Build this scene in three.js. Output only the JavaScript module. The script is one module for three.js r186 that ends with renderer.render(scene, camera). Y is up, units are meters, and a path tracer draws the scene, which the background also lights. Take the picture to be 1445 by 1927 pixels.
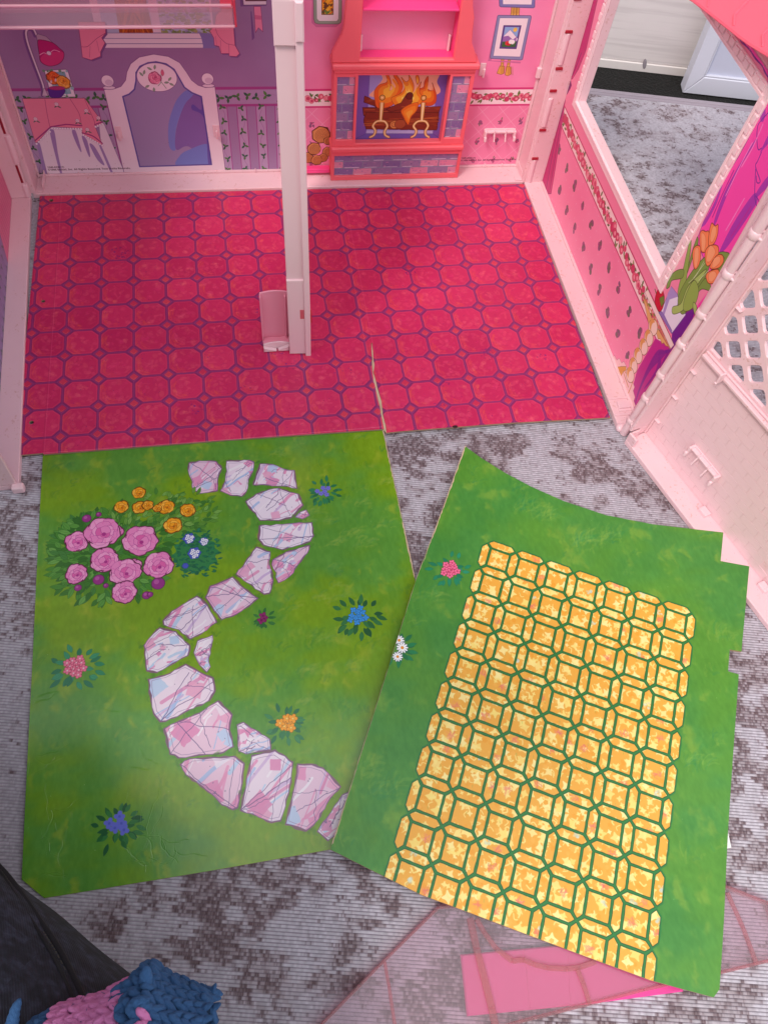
import * as THREE from 'three';
import { RoundedBoxGeometry } from 'three/addons/geometries/RoundedBoxGeometry.js';
import { mergeGeometries, mergeVertices, toCreasedNormals } from 'three/addons/utils/BufferGeometryUtils.js';
import { TessellateModifier } from 'three/addons/modifiers/TessellateModifier.js';
import { MarchingCubes } from 'three/addons/objects/MarchingCubes.js';

// ---------------------------------------------------------------- camera, sky, sun, exposure
const scene = new THREE.Scene();
const camera = new THREE.PerspectiveCamera(65.4489, 767 / 1024, 0.02, 60);
camera.position.set(0.2306,0.6697,0.8786);
camera.up.set(0.09646,0.51721,-0.85040);
camera.lookAt(camera.position.clone().add(new THREE.Vector3(0.14777,-0.85236,-0.50164)));
const renderer = new THREE.WebGLRenderer({ antialias: true });
renderer.setSize(767, 1024);
renderer.toneMapping = THREE.LinearToneMapping;
renderer.toneMappingExposure = 1.3;
renderer.shadowMap.enabled = true;
renderer.shadowMap.type = THREE.PCFSoftShadowMap;
{ // overcast sky, soft lighter zone overhead
  const w = 256, h = 128, d = new Float32Array(w * h * 4);
  for (let j = 0; j < h; j++) for (let i = 0; i < w; i++) {
    const el = (j / (h - 1) - 0.5) * Math.PI, az = i / w * Math.PI * 2, s = Math.sin(el);
    const cloud = 0.05 * Math.sin(az * 3 + el * 4) + 0.04 * Math.sin(az * 7 - el * 9 + 1);
    const l = (s > 0 ? 0.62 + 0.5 * s : 0.62 + 0.3 * s) * (1 + cloud), k = (j * w + i) * 4;
    d[k] = l * 0.975; d[k + 1] = l * 0.99; d[k + 2] = l * 1.035; d[k + 3] = 1;
  }
  const sky = new THREE.DataTexture(d, w, h, THREE.RGBAFormat, THREE.FloatType);
  sky.mapping = THREE.EquirectangularReflectionMapping; sky.magFilter = THREE.LinearFilter; sky.minFilter = THREE.LinearFilter;
  sky.needsUpdate = true;
  scene.background = sky; scene.environment = sky;
}
const sun = new THREE.DirectionalLight(0xfff4e8, 1.6);
sun.position.set(-0.95, 2.3, 1.6); sun.target.position.set(0.35, 0, 0.4);
sun.castShadow = true; sun.shadow.radius = 30; sun.shadow.mapSize.set(2048, 2048);
Object.assign(sun.shadow.camera, { left: -1.6, right: 1.6, top: 1.6, bottom: -1.6, near: 0.1, far: 8 });
scene.add(sun, sun.target);

// ---------------------------------------------------------------- helpers
let seed = 7;
const rnd = () => { seed |= 0; seed = seed + 0x6D2B79F5 | 0; let t = Math.imul(seed ^ seed >>> 15, 1 | seed); t = t + Math.imul(t ^ t >>> 7, 61 | t) ^ t; return ((t ^ t >>> 14) >>> 0) / 4294967296; };
const rr = (a, b) => a + (b - a) * rnd();
const pick = (a) => a[Math.floor(rnd() * a.length)];
const hash = (x, y, s) => { let h = Math.imul(x, 374761393) + Math.imul(y, 668265263) + Math.imul(s, 974634777) | 0; h = Math.imul(h ^ h >>> 13, 1274126177); return ((h ^ h >>> 16) >>> 0) / 4294967296; };
function vnoise(x, y, s = 0) {
  const xi = Math.floor(x), yi = Math.floor(y); let u = x - xi, v = y - yi; u = u * u * (3 - 2 * u); v = v * v * (3 - 2 * v);
  const a = hash(xi, yi, s), b = hash(xi + 1, yi, s), c = hash(xi, yi + 1, s), d = hash(xi + 1, yi + 1, s);
  return a + (b - a) * u + (c - a) * v + (a - b - c + d) * u * v;
}
const fbm = (x, y, s = 0, o = 4) => { let t = 0, a = 0.5, n = 0; for (let k = 0; k < o; k++) { t += a * vnoise(x, y, s + k * 17); n += a; a *= 0.5; x = x * 2.03 + 11.3; y = y * 2.03 + 5.7; } return t / n; };
const clamp = (v, a = 0, b = 1) => Math.min(b, Math.max(a, v));
const sstep = (a, b, v) => { v = clamp((v - a) / (b - a)); return v * v * (3 - 2 * v); };
const mix3 = (a, b, t) => [a[0] + (b[0] - a[0]) * t, a[1] + (b[1] - a[1]) * t, a[2] + (b[2] - a[2]) * t];
const css = (c, a = 1) => `rgba(${c[0] | 0},${c[1] | 0},${c[2] | 0},${a})`;
const V = (x, y, z) => new THREE.Vector3(x, y, z);

function canvasOf(w, h) { const c = document.createElement('canvas'); c.width = Math.round(w); c.height = Math.round(h); return c; }
// a print drawn in millimetres: x to the right, y up (walls) or y = depth towards the viewer (cards on the ground)
function printArea(x0, y0, x1, y1, ppm, up) {
  const c = canvasOf((x1 - x0) * ppm, (y1 - y0) * ppm), ctx = c.getContext('2d');
  const home = () => up ? ctx.setTransform(ppm, 0, 0, -ppm, -x0 * ppm, y1 * ppm) : ctx.setTransform(ppm, 0, 0, ppm, -x0 * ppm, -y0 * ppm);
  home(); ctx.lineJoin = 'round'; ctx.lineCap = 'round';
  return { c, ctx, x0, y0, x1, y1, ppm, up, home };
}
function texOf(c, srgb = true) {
  const t = new THREE.CanvasTexture(c); if (srgb) t.colorSpace = THREE.SRGBColorSpace;
  t.wrapS = t.wrapT = THREE.RepeatWrapping; t.anisotropy = 8; return t;
}
// per-pixel paint: f(x mm, y mm) -> [r,g,b]; drawn at a lower resolution and enlarged
function wash(A, res, f) {
  const w = Math.round((A.x1 - A.x0) * res), h = Math.round((A.y1 - A.y0) * res), c = canvasOf(w, h), k = c.getContext('2d'), im = k.createImageData(w, h);
  for (let j = 0; j < h; j++) for (let i = 0; i < w; i++) {
    const x = A.x0 + (i + 0.5) / res, y = A.up ? A.y1 - (j + 0.5) / res : A.y0 + (j + 0.5) / res, q = f(x, y), o = (j * w + i) * 4;
    im.data[o] = clamp(q[0], 0, 255); im.data[o + 1] = clamp(q[1], 0, 255); im.data[o + 2] = clamp(q[2], 0, 255); im.data[o + 3] = 255;
  }
  k.putImageData(im, 0, 0);
  A.ctx.setTransform(1, 0, 0, 1, 0, 0); A.ctx.imageSmoothingEnabled = true; A.ctx.drawImage(c, 0, 0, A.c.width, A.c.height); A.home();
}
function path(k, p, closed = true, smooth = false) {
  k.beginPath();
  if (!smooth) { k.moveTo(p[0], p[1]); for (let i = 2; i < p.length; i += 2) k.lineTo(p[i], p[i + 1]); if (closed) k.closePath(); return; }
  const n = p.length / 2, at = (i) => { const q = closed ? (i + n) % n : Math.min(n - 1, Math.max(0, i)); return [p[2 * q], p[2 * q + 1]]; };
  k.moveTo(p[0], p[1]);
  for (let i = 0; i < (closed ? n : n - 1); i++) { const a = at(i - 1), b = at(i), c = at(i + 1), d = at(i + 2); k.bezierCurveTo(b[0] + (c[0] - a[0]) / 6, b[1] + (c[1] - a[1]) / 6, c[0] - (d[0] - b[0]) / 6, c[1] - (d[1] - b[1]) / 6, c[0], c[1]); }
  if (closed) k.closePath();
}
function fillp(k, p, fill, stroke, lw = 0.5, smooth = false) { path(k, p, true, smooth); if (fill) { k.fillStyle = fill; k.fill(); } if (stroke) { k.strokeStyle = stroke; k.lineWidth = lw; k.stroke(); } }
function line(k, p, stroke, lw = 0.5, smooth = true) { path(k, p, false, smooth); k.strokeStyle = stroke; k.lineWidth = lw; k.stroke(); }
function disc(k, x, y, r, fill, stroke, lw = 0.4, ry = r, rot = 0) { k.beginPath(); k.ellipse(x, y, r, ry, rot, 0, Math.PI * 2); if (fill) { k.fillStyle = fill; k.fill(); } if (stroke) { k.strokeStyle = stroke; k.lineWidth = lw; k.stroke(); } }
function jag(p, amp, step) { // roughen an outline, for hand-drawn edges
  const o = [], n = p.length / 2;
  for (let i = 0; i < n; i++) {
    const x0 = p[2 * i], y0 = p[2 * i + 1], x1 = p[2 * ((i + 1) % n)], y1 = p[2 * ((i + 1) % n) + 1], L = Math.hypot(x1 - x0, y1 - y0), m = Math.max(1, Math.round(L / step));
    for (let k = 0; k < m; k++) o.push(x0 + (x1 - x0) * k / m + (k ? rr(-amp, amp) : 0), y0 + (y1 - y0) * k / m + (k ? rr(-amp, amp) : 0));
  }
  return o;
}
const centroid = (p) => { let x = 0, y = 0, n = p.length / 2; for (let i = 0; i < n; i++) { x += p[2 * i]; y += p[2 * i + 1]; } return [x / n, y / n]; };

// ---- things, parts, names
const taken = {}, at0 = new WeakMap();
function numbered(n) { taken[n] = (taken[n] ?? -1) + 1; return taken[n] ? `${n}_${String(taken[n]).padStart(3, '0')}` : n; }
function shadows(o) { o.castShadow = true; o.receiveShadow = true; return o; }
function thing(name, label, category, pos, group) {
  const o = new THREE.Group(); o.name = numbered(name); o.position.copy(pos); o.userData = { label, category }; if (group) o.userData.group = group;
  at0.set(o, pos.clone()); scene.add(o); return o;
}
// geometry given in world metres becomes a named mesh under parent, with its own pivot
function part(name, geo, mat, parent, label) {
  if (Array.isArray(geo)) geo = join(geo);
  geo.computeBoundingBox(); const c = geo.boundingBox.getCenter(V(0, 0, 0)); c.y = geo.boundingBox.min.y;
  geo.translate(-c.x, -c.y, -c.z);
  const m = shadows(new THREE.Mesh(geo, mat)); m.name = parent === scene ? numbered(name) : name;
  m.position.copy(c).sub(parent === scene ? V(0, 0, 0) : at0.get(parent)); at0.set(m, c); parent.add(m);
  if (label) m.userData.label = label;
  return m;
}
function solo(name, geo, mat, label, category, group) { const m = part(name, geo, mat, scene); m.userData = { label, category }; if (group) m.userData.group = group; return m; }
function structure(name, geo, mat) { const m = part(name, geo, mat, scene); m.userData.kind = 'structure'; return m; }
const join = (l) => mergeGeometries(l.map((g) => { g = g.index ? g.toNonIndexed() : g; for (const k of Object.keys(g.attributes)) if (!['position', 'normal', 'uv'].includes(k)) g.deleteAttribute(k); g.clearGroups(); return g; }));
function box(x0, x1, y0, y1, z0, z1, r = 0.0008) {
  const w = x1 - x0, h = y1 - y0, d = z1 - z0, g = new RoundedBoxGeometry(w, h, d, 2, Math.min(r, w * 0.45, h * 0.45, d * 0.45));
  return g.translate((x0 + x1) / 2, (y0 + y1) / 2, (z0 + z1) / 2);
}
function rod(a, b, r0, r1 = r0, seg = 12) { // rounded rod between two points
  const d = b.clone().sub(a), L = d.length(), g = new THREE.LatheGeometry([[0, -r0 * 0.5], [r0 * 0.7, -r0 * 0.35], [r0, 0.0001], [r1, L - 0.0001], [r1 * 0.7, L + r1 * 0.35], [0, L + r1 * 0.5]].map((p) => new THREE.Vector2(...p)), seg);
  g.applyQuaternion(new THREE.Quaternion().setFromUnitVectors(V(0, 1, 0), d.normalize())); return g.translate(a.x, a.y, a.z);
}
function beam(a, b, w, h, r = 0.0005) { // rectangular bar from a to b
  const d = b.clone().sub(a), L = d.length(), g = new RoundedBoxGeometry(w, h, L, 2, Math.min(r, w * 0.4, h * 0.4));
  const m = new THREE.Matrix4().lookAt(b, a, Math.abs(d.y) > 0.9 * L ? V(1, 0, 0) : V(0, 1, 0)); m.setPosition(a.clone().add(b).multiplyScalar(0.5)); return g.applyMatrix4(m);
}
function shapeOf(mm, k = 0.001) { const s = new THREE.Shape(); for (let i = 0; i < mm.length; i += 2) i ? s.lineTo(mm[i] * k, mm[i + 1] * k) : s.moveTo(mm[i] * k, mm[i + 1] * k); s.closePath(); return s; }
function holeOf(mm, k = 0.001) { const s = new THREE.Path(); for (let i = 0; i < mm.length; i += 2) i ? s.lineTo(mm[i] * k, mm[i + 1] * k) : s.moveTo(mm[i] * k, mm[i + 1] * k); s.closePath(); return s; }
function slab(shape, z0, z1, bevel = 0.0005) { // extrusion of an xy shape between z0 and z1
  const g = new THREE.ExtrudeGeometry(shape, { depth: z1 - z0 - 2 * bevel, bevelEnabled: bevel > 0, bevelThickness: bevel, bevelSize: bevel, bevelOffset: -bevel, bevelSegments: 1, curveSegments: 8 });
  return g.translate(0, 0, z0 + bevel);
}
// flat printed sheet: xy shape at z, uv over the print area A (mm)
function sheet(shape, A, z) {
  const g = new THREE.ShapeGeometry(shape, 10), p = g.attributes.position, uv = g.attributes.uv;
  for (let i = 0; i < p.count; i++) uv.setXY(i, (p.getX(i) * 1000 - A.x0) / (A.x1 - A.x0), (p.getY(i) * 1000 - A.y0) / (A.y1 - A.y0));
  return g.translate(0, 0, z);
}
// printed board lying on the ground: outline in mm (x, z), top height, thickness, lift(x, z) bends it
function board(outline, holes, A, top, thick, lift = () => 0) {
  const dense = []; const n = outline.length / 2;
  for (let i = 0; i < n; i++) {
    const a = [outline[2 * i], outline[2 * i + 1]], b = [outline[2 * ((i + 1) % n)], outline[2 * ((i + 1) % n) + 1]], m = Math.max(1, Math.ceil(Math.hypot(b[0] - a[0], b[1] - a[1]) / 14));
    for (let k = 0; k < m; k++) dense.push([a[0] + (b[0] - a[0]) * k / m, a[1] + (b[1] - a[1]) * k / m]);
  }
  const s = new THREE.Shape(dense.map((p) => new THREE.Vector2(p[0] / 1000, -p[1] / 1000)));
  for (const h of holes) s.holes.push(new THREE.Path(h.map((p) => new THREE.Vector2(p[0] / 1000, -p[1] / 1000))));
  let g = new TessellateModifier(0.018, 7).modify(new THREE.ShapeGeometry(s).toNonIndexed());
  const face = (y, flip) => {
    const f = g.clone(), p = f.attributes.position, uv = f.attributes.uv, pos = p.array;
    for (let i = 0; i < p.count; i++) { const x = p.getX(i), z = -p.getY(i); uv.setXY(i, (x * 1000 - A.x0) / (A.x1 - A.x0), 1 - (z * 1000 - A.y0) / (A.y1 - A.y0)); p.setXYZ(i, x, y + lift(x, z), z); }
    if (flip) for (let i = 0; i < p.count; i += 3) for (let c = 0; c < 3; c++) { const t = pos[i * 3 + c]; pos[i * 3 + c] = pos[i * 3 + 6 + c]; pos[i * 3 + 6 + c] = t; }
    let o = mergeVertices(f.deleteAttribute('normal'), 1e-5); o.computeVertexNormals(); return o.toNonIndexed();
  };
  const sides = [], ring = (pts) => {
    const pos = [], uv = [], m = pts.length;
    for (let i = 0; i < m; i++) {
      const a = pts[i], b = pts[(i + 1) % m], ya = top + lift(a[0] / 1000, a[1] / 1000), yb = top + lift(b[0] / 1000, b[1] / 1000);
      const q = [[a, ya], [a, ya - thick], [b, yb - thick], [a, ya], [b, yb - thick], [b, yb]];
      for (const [p, y] of q) { pos.push(p[0] / 1000, y, p[1] / 1000); uv.push((p[0] + p[1]) / 40, y * 100); }
    }
    const r = new THREE.BufferGeometry(); r.setAttribute('position', new THREE.Float32BufferAttribute(pos, 3)); r.setAttribute('uv', new THREE.Float32BufferAttribute(uv, 2)); r.computeVertexNormals(); sides.push(r);
  };
  ring(dense); for (const h of holes) ring(h);
  return mergeGeometries([face(top, false), mergeGeometries([face(top - thick, true), ...sides])], true);
}

// ---------------------------------------------------------------- materials
const std = (color, roughness, more = {}) => new THREE.MeshPhysicalMaterial({ color, roughness, side: THREE.DoubleSide, ...more });
const rgb = (r, g, b) => new THREE.Color().setRGB(r / 255, g / 255, b / 255, THREE.SRGBColorSpace);
function noiseTex(size, f, srgb = false) {
  const c = canvasOf(size, size), k = c.getContext('2d'), im = k.createImageData(size, size);
  for (let j = 0; j < size; j++) for (let i = 0; i < size; i++) { const q = f(i, j), o = (j * size + i) * 4; im.data[o] = q[0]; im.data[o + 1] = q[1]; im.data[o + 2] = q[2]; im.data[o + 3] = 255; }
  k.putImageData(im, 0, 0); return texOf(c, srgb);
}
// pale pink plastic: faint yellowing and dirt specks of its own
const plasticMap = noiseTex(512, (i, j) => {
  let c = mix3([240, 203, 210], [235, 194, 202], fbm(i / 90, j / 90, 3)); const d = fbm(i / 9, j / 9, 21, 3), m = fbm(i / 70, j / 70, 33, 2);
  c = mix3(c, [200, 140, 128], 0.45 * sstep(0.66, 0.82, d) * sstep(0.46, 0.7, m)); if (hash(i >> 1, j >> 1, 5) > 0.9988) c = mix3(c, [140, 90, 80], 0.45); return c;
}, true);
const grainBump = noiseTex(256, (i, j) => { const v = 120 + 60 * (hash(i, j, 9) - 0.5) + 70 * (fbm(i / 5, j / 5, 4, 2) - 0.5); return [v, v, v]; });
const M = {
  pale: std(0xffffff, 0.34, { map: plasticMap, bumpMap: grainBump, bumpScale: 0.00006, sheen: 0 }),
  paleClean: std(rgb(240, 203, 211), 0.3, { bumpMap: grainBump, bumpScale: 0.00005 }),
  shell: std(rgb(253, 220, 226), 0.4, { bumpMap: grainBump, bumpScale: 0.00004 }),
  deepPink: std(rgb(244, 160, 184), 0.36),
  coral: std(rgb(246, 104, 116), 0.4, { bumpMap: grainBump, bumpScale: 0.00008 }),
  hot: std(rgb(246, 70, 140), 0.4),
  roof: std(rgb(250, 104, 128), 0.5, { bumpMap: grainBump, bumpScale: 0.0001 }),
  hotBoard: std(rgb(226, 66, 148), 0.42),
  clear: new THREE.MeshPhysicalMaterial({ color: rgb(254, 226, 238), roughness: 0.16, transmission: 0.9, thickness: 0, ior: 1.45, side: THREE.DoubleSide }),
  clearRim: new THREE.MeshPhysicalMaterial({ color: rgb(243, 206, 211), roughness: 0.3, transmission: 0.9, thickness: 0, ior: 1.45, side: THREE.DoubleSide }),
  cardEdge: std(0xffffff, 0.9, { map: noiseTex(128, (i, j) => { const v = fbm(i / 20, j / 3, 2); return mix3([128, 96, 74], [196, 172, 146], v); }, true) }),
  tornPaper: std(rgb(214, 190, 160), 0.95),
  whitePaper: std(rgb(235, 235, 235), 0.8),
};

// box-projected uv in metres, so that plastic keeps one grain size
function uvBox(g, k = 7) {
  if (g.index) g = g.toNonIndexed(); const p = g.attributes.position, n = g.attributes.normal, uv = new Float32Array(p.count * 2);
  for (let i = 0; i < p.count; i += 3) {
    let ax = 0, ay = 0, az = 0; for (let c = 0; c < 3; c++) { ax += Math.abs(n.getX(i + c)); ay += Math.abs(n.getY(i + c)); az += Math.abs(n.getZ(i + c)); }
    for (let c = 0; c < 3; c++) { const x = p.getX(i + c), y = p.getY(i + c), z = p.getZ(i + c); const [u, v] = ay >= ax && ay >= az ? [x, z] : ax >= az ? [z, y] : [x, y]; uv[2 * (i + c)] = u * k + 0.37; uv[2 * (i + c) + 1] = v * k + 0.11; }
  }
  g.setAttribute('uv', new THREE.BufferAttribute(uv, 2)); return g;
}
const plastic = (name, geos, parent, mat = M.pale, label, m4) => { let g = Array.isArray(geos) ? join(geos) : geos; if (m4) g.applyMatrix4(m4); return part(name, uvBox(g), mat, parent, label); };

// ---------------------------------------------------------------- drawn flowers and leaves (print artwork)
function leaf(k, x, y, len, w, ang, fill, stroke, lw = 0.25) {
  const c = Math.cos(ang), s = Math.sin(ang), T = (a, b) => [x + a * c - b * s, y + a * s + b * c];
  const p = [...T(0, 0), ...T(len * 0.3, w * 0.5), ...T(len * 0.65, w * 0.42), ...T(len, 0), ...T(len * 0.65, -w * 0.42), ...T(len * 0.3, -w * 0.5)];
  k.beginPath(); k.moveTo(p[0], p[1]); k.bezierCurveTo(p[2], p[3], p[4], p[5], p[6], p[7]); k.bezierCurveTo(p[8], p[9], p[10], p[11], p[0], p[1]);
  k.fillStyle = fill; k.fill(); if (stroke) { k.strokeStyle = stroke; k.lineWidth = lw; k.stroke(); line(k, [...T(len * 0.1, 0), ...T(len * 0.85, 0)], stroke, lw * 0.7); }
}
function ruffle(x, y, r, n, amp, rot = 0) { const o = []; for (let i = 0; i < n * 2; i++) { const a = rot + i / (n * 2) * Math.PI * 2, q = r * (i % 2 ? 1 - amp : 1 + rr(-0.06, 0.1)); o.push(x + Math.cos(a) * q, y + Math.sin(a) * q); } return o; }
function petal(k, x, y, r, a, w, fill, ink, lw) { // one rounded petal with a slightly torn rim
  const o = [], c = Math.cos(a), s = Math.sin(a); for (let i = 0; i <= 10; i++) { const t = (i / 10 - 0.5) * 2, q = r * (1 - 0.22 * t * t + rr(-0.05, 0.05)), b = t * w; o.push(x + Math.cos(a + b) * q, y + Math.sin(a + b) * q); } o.push(x - c * r * 0.1, y - s * r * 0.1);
  fillp(k, o, fill, ink, lw, true);
}
function rose(k, x, y, r, cols, ink) {
  const a0 = rr(0, 6.3); k.globalAlpha = 1;
  for (let i = 0; i < 5; i++) petal(k, x, y, r * rr(0.94, 1.1), a0 + i * 1.257, 0.95, cols[i % 2], ink, 0.9);
  for (let i = 0; i < 5; i++) petal(k, x, y, r * rr(0.9, 1.02), a0 + i * 1.257, 0.8, cols[i % 2], cols[3], 0.2);
  for (let i = 0; i < 5; i++) petal(k, x + r * 0.03, y + r * 0.05, r * rr(0.62, 0.76), a0 + 0.6 + i * 1.257, 0.9, cols[(i + 1) % 2], cols[3], 0.28);
  for (let i = 0; i < 4; i++) petal(k, x + r * 0.06, y + r * 0.1, r * rr(0.4, 0.5), a0 + i * 1.57, 1, cols[i % 2 ? 0 : 2], cols[3], 0.28);
  petal(k, x + r * 0.1, y + r * 0.16, r * 0.24, a0 + 1, 1.2, cols[2], cols[3], 0.25); disc(k, x + r * 0.1, y + r * 0.18, r * 0.12, cols[3]);
  for (let i = 0; i < 9; i++) { const a = a0 + i * 0.7; k.globalAlpha = 0.5; line(k, [x + Math.cos(a) * r * 0.55, y + Math.sin(a) * r * 0.55, x + Math.cos(a + 0.08) * r * 0.86, y + Math.sin(a + 0.08) * r * 0.86], cols[2], r * 0.06); } k.globalAlpha = 1;
}
const PINKS = ['#ee8cc4', '#f6a5d2', '#e668ae', '#b0368a'], GOLDS = ['#f7a823', '#fdbf45', '#ee8f1c', '#a85a12'];
function daisy(k, x, y, r, petal, eye, ink, n = 5) {
  for (let i = 0; i < n; i++) { const a = i / n * 6.283 + x; disc(k, x + Math.cos(a) * r * 0.58, y + Math.sin(a) * r * 0.58, r * 0.48, petal, ink, 0.28, r * (n > 7 ? 0.2 : 0.42), a); }
  disc(k, x, y, r * 0.55, petal); disc(k, x, y, r * 0.27, eye, ink, 0.12);
}
function grassTuft(k, x, y, n, len, cols, dir = -1.57, spread = 0.9, al = 0.35) {
  for (let i = 0; i < n; i++) { const a = dir + rr(-spread, spread), l = len * rr(0.4, 1), px = x + rr(-len, len) * 0.8, py = y + rr(-len, len) * 0.35; k.globalAlpha = al * rr(0.25, 0.75); line(k, [px, py, px + Math.cos(a) * l * 0.55 + rr(-1, 1), py + Math.sin(a) * l * 0.55, px + Math.cos(a + 0.25) * l, py + Math.sin(a + 0.25) * l], pick(cols), rr(0.9, 2.8)); }
  k.globalAlpha = 1;
}
function speckle(k, A, n, cols, r0, r1, al = 0.5) { for (let i = 0; i < n; i++) { k.globalAlpha = al * rr(0.3, 1); disc(k, rr(A.x0, A.x1), rr(A.y0, A.y1), rr(r0, r1), pick(cols), null, 0, rr(r0, r1), rr(0, 3)); } k.globalAlpha = 1; }

// ---------------------------------------------------------------- print: red floor of octagons and small squares
const floorA = printArea(-14, -30, 630, 402, 3.1, false);
{
  const k = floorA.ctx, T = 36; k.fillStyle = '#8a2a68'; k.fillRect(-40, -40, 700, 460);
  const c = 7.4, e = 16.75;
  for (let j = -1; j < 12; j++) for (let i = -1; i < 19; i++) {
    const x = (i + 0.5) * T, y = (j + 0.5) * T, w = [rr(-0.3, 0.3), rr(-0.3, 0.3)];
    const oct = (s) => [-e + c, -e, e - c, -e, e, -e + c, e, e - c, e - c, e, -e + c, e, -e, e - c, -e, -e + c].map((v, q) => v * s + (q % 2 ? y + w[1] : x + w[0]));
    const base = mix3([216, 48, 100], [196, 36, 90], rnd());
    k.save(); path(k, jag(oct(1), 0.25, 4)); k.fillStyle = css(base); k.fill(); k.clip();
    // brushed orange on the lower left and along the bottom, as printed
    for (let q = 0; q < 70; q++) { const a = rr(1.5, 3.6), d = rr(11, 18.5); k.globalAlpha = rr(0.04, 0.18); line(k, [x + Math.cos(a) * d, y + Math.sin(a) * d, x + Math.cos(a + rr(0.1, 0.4)) * d * rr(0.92, 1.0), y + Math.sin(a + 0.3) * d], pick(['#f0703c', '#ee6a50', '#e85a58']), rr(0.5, 2)); }
    for (let q = 0; q < 46; q++) { k.globalAlpha = rr(0.05, 0.24); disc(k, x + rr(-13, 13), y + rr(-13, 13), rr(0.8, 4.5), pick(['#f67a7c', '#f46a80', '#d42468', '#f47a84', '#c01c60', '#e8407c', '#f28a78']), null, 0, rr(0.6, 3), rr(0, 3)); }
    k.globalAlpha = 0.28; path(k, oct(0.95)); k.strokeStyle = '#f0707c'; k.lineWidth = 0.8; k.stroke(); k.globalAlpha = 1;
    for (let q = 0; q < 14; q++) { k.globalAlpha = rr(0.3, 0.8); disc(k, x + rr(-15, 15), y + rr(-15, 15), rr(0.15, 0.6), pick(['#a01c58', '#8e2270', '#b01850'])); } k.globalAlpha = 1; k.restore();
  }
  for (let j = -1; j < 12; j++) for (let i = -1; i < 19; i++) { // two-tone grout and corner squares
    const x = i * T, y = j * T, d = 6.2;
    for (const [a, b] of [[x + d, x + T - d]]) { line(k, [a, y, b, y], '#a03c78', 0.7, false); line(k, [x, y + d, x, y + T - d], '#a03c78', 0.7, false); }
    fillp(k, [x, y - 7.2, x + 7.2, y, x, y + 7.2, x - 7.2, y], '#8c2a6c'); fillp(k, [x, y - 6.3, x + 6.3, y, x, y + 6.3, x - 6.3, y], null, '#a5467f', 0.6);
    fillp(k, jag([x, y - 4.9, x + 4.9, y, x, y + 4.9, x - 4.9, y], 0.15, 3), css(mix3([214, 62, 88], [204, 46, 86], rnd()))); k.globalAlpha = 0.4; line(k, [x - 3.2, y + 1, x - 0.4, y + 3.6, x + 2.4, y + 1.4], '#f08a68', 0.8); k.globalAlpha = 1;
  }
  // purple blots, scuffs and old fold lines
  for (const [bx, by, r, n] of [[94, 92, 9, 26], [90, 108, 8, 14], [252, 204, 8, 18], [262, 262, 9, 24], [276, 286, 6, 10], [432, 148, 9, 22], [500, 290, 9, 34], [428, 360, 6, 14], [440, 330, 5, 8], [170, 338, 8, 14], [222, 318, 7, 10], [330, 300, 8, 9], [560, 300, 6, 8], [352, 118, 5, 8]])
    for (let q = 0; q < n; q++) { k.globalAlpha = rr(0.25, 0.75); const a = rr(0, 6.3), d = r * Math.sqrt(rnd()); disc(k, bx + Math.cos(a) * d * 1.3, by + Math.sin(a) * d, rr(0.3, 1.7), pick(['#7a2080', '#8c1e6c', '#942060']), null, 0, rr(0.3, 1.4), rr(0, 3)); }
  speckle(k, floorA, 900, ['#8e1a52', '#9a2070', '#7c2a7a'], 0.15, 0.6, 0.55);
  for (let q = 0; q < 60; q++) { k.globalAlpha = rr(0.2, 0.6); const x = rr(40, 600), y = rr(60, 390); line(k, [x, y, x + rr(-2, 2), y + rr(-1, 1)], pick(['#b7a0b4', '#9c94b8', '#d8b4bc']), rr(0.2, 0.5)); }
  k.globalAlpha = 0.55;
  line(k, [20, -20, 21, 140, 20.5, 300, 20, 384], '#c02a58', 0.7); line(k, [21.4, -20, 22, 150, 21.5, 384], '#f0829a', 0.35);
  line(k, [19, 378.5, 120, 379.5, 250, 380.5, 361, 380.5], '#f3a0b0', 0.6);
  for (const dx of [-4, 4.5]) line(k, [367 + dx, -10, 366 + dx, 140, 365 + dx, 260, 366 + dx, 386], '#f0788c', 0.4);
  k.globalAlpha = 1;
}

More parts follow.
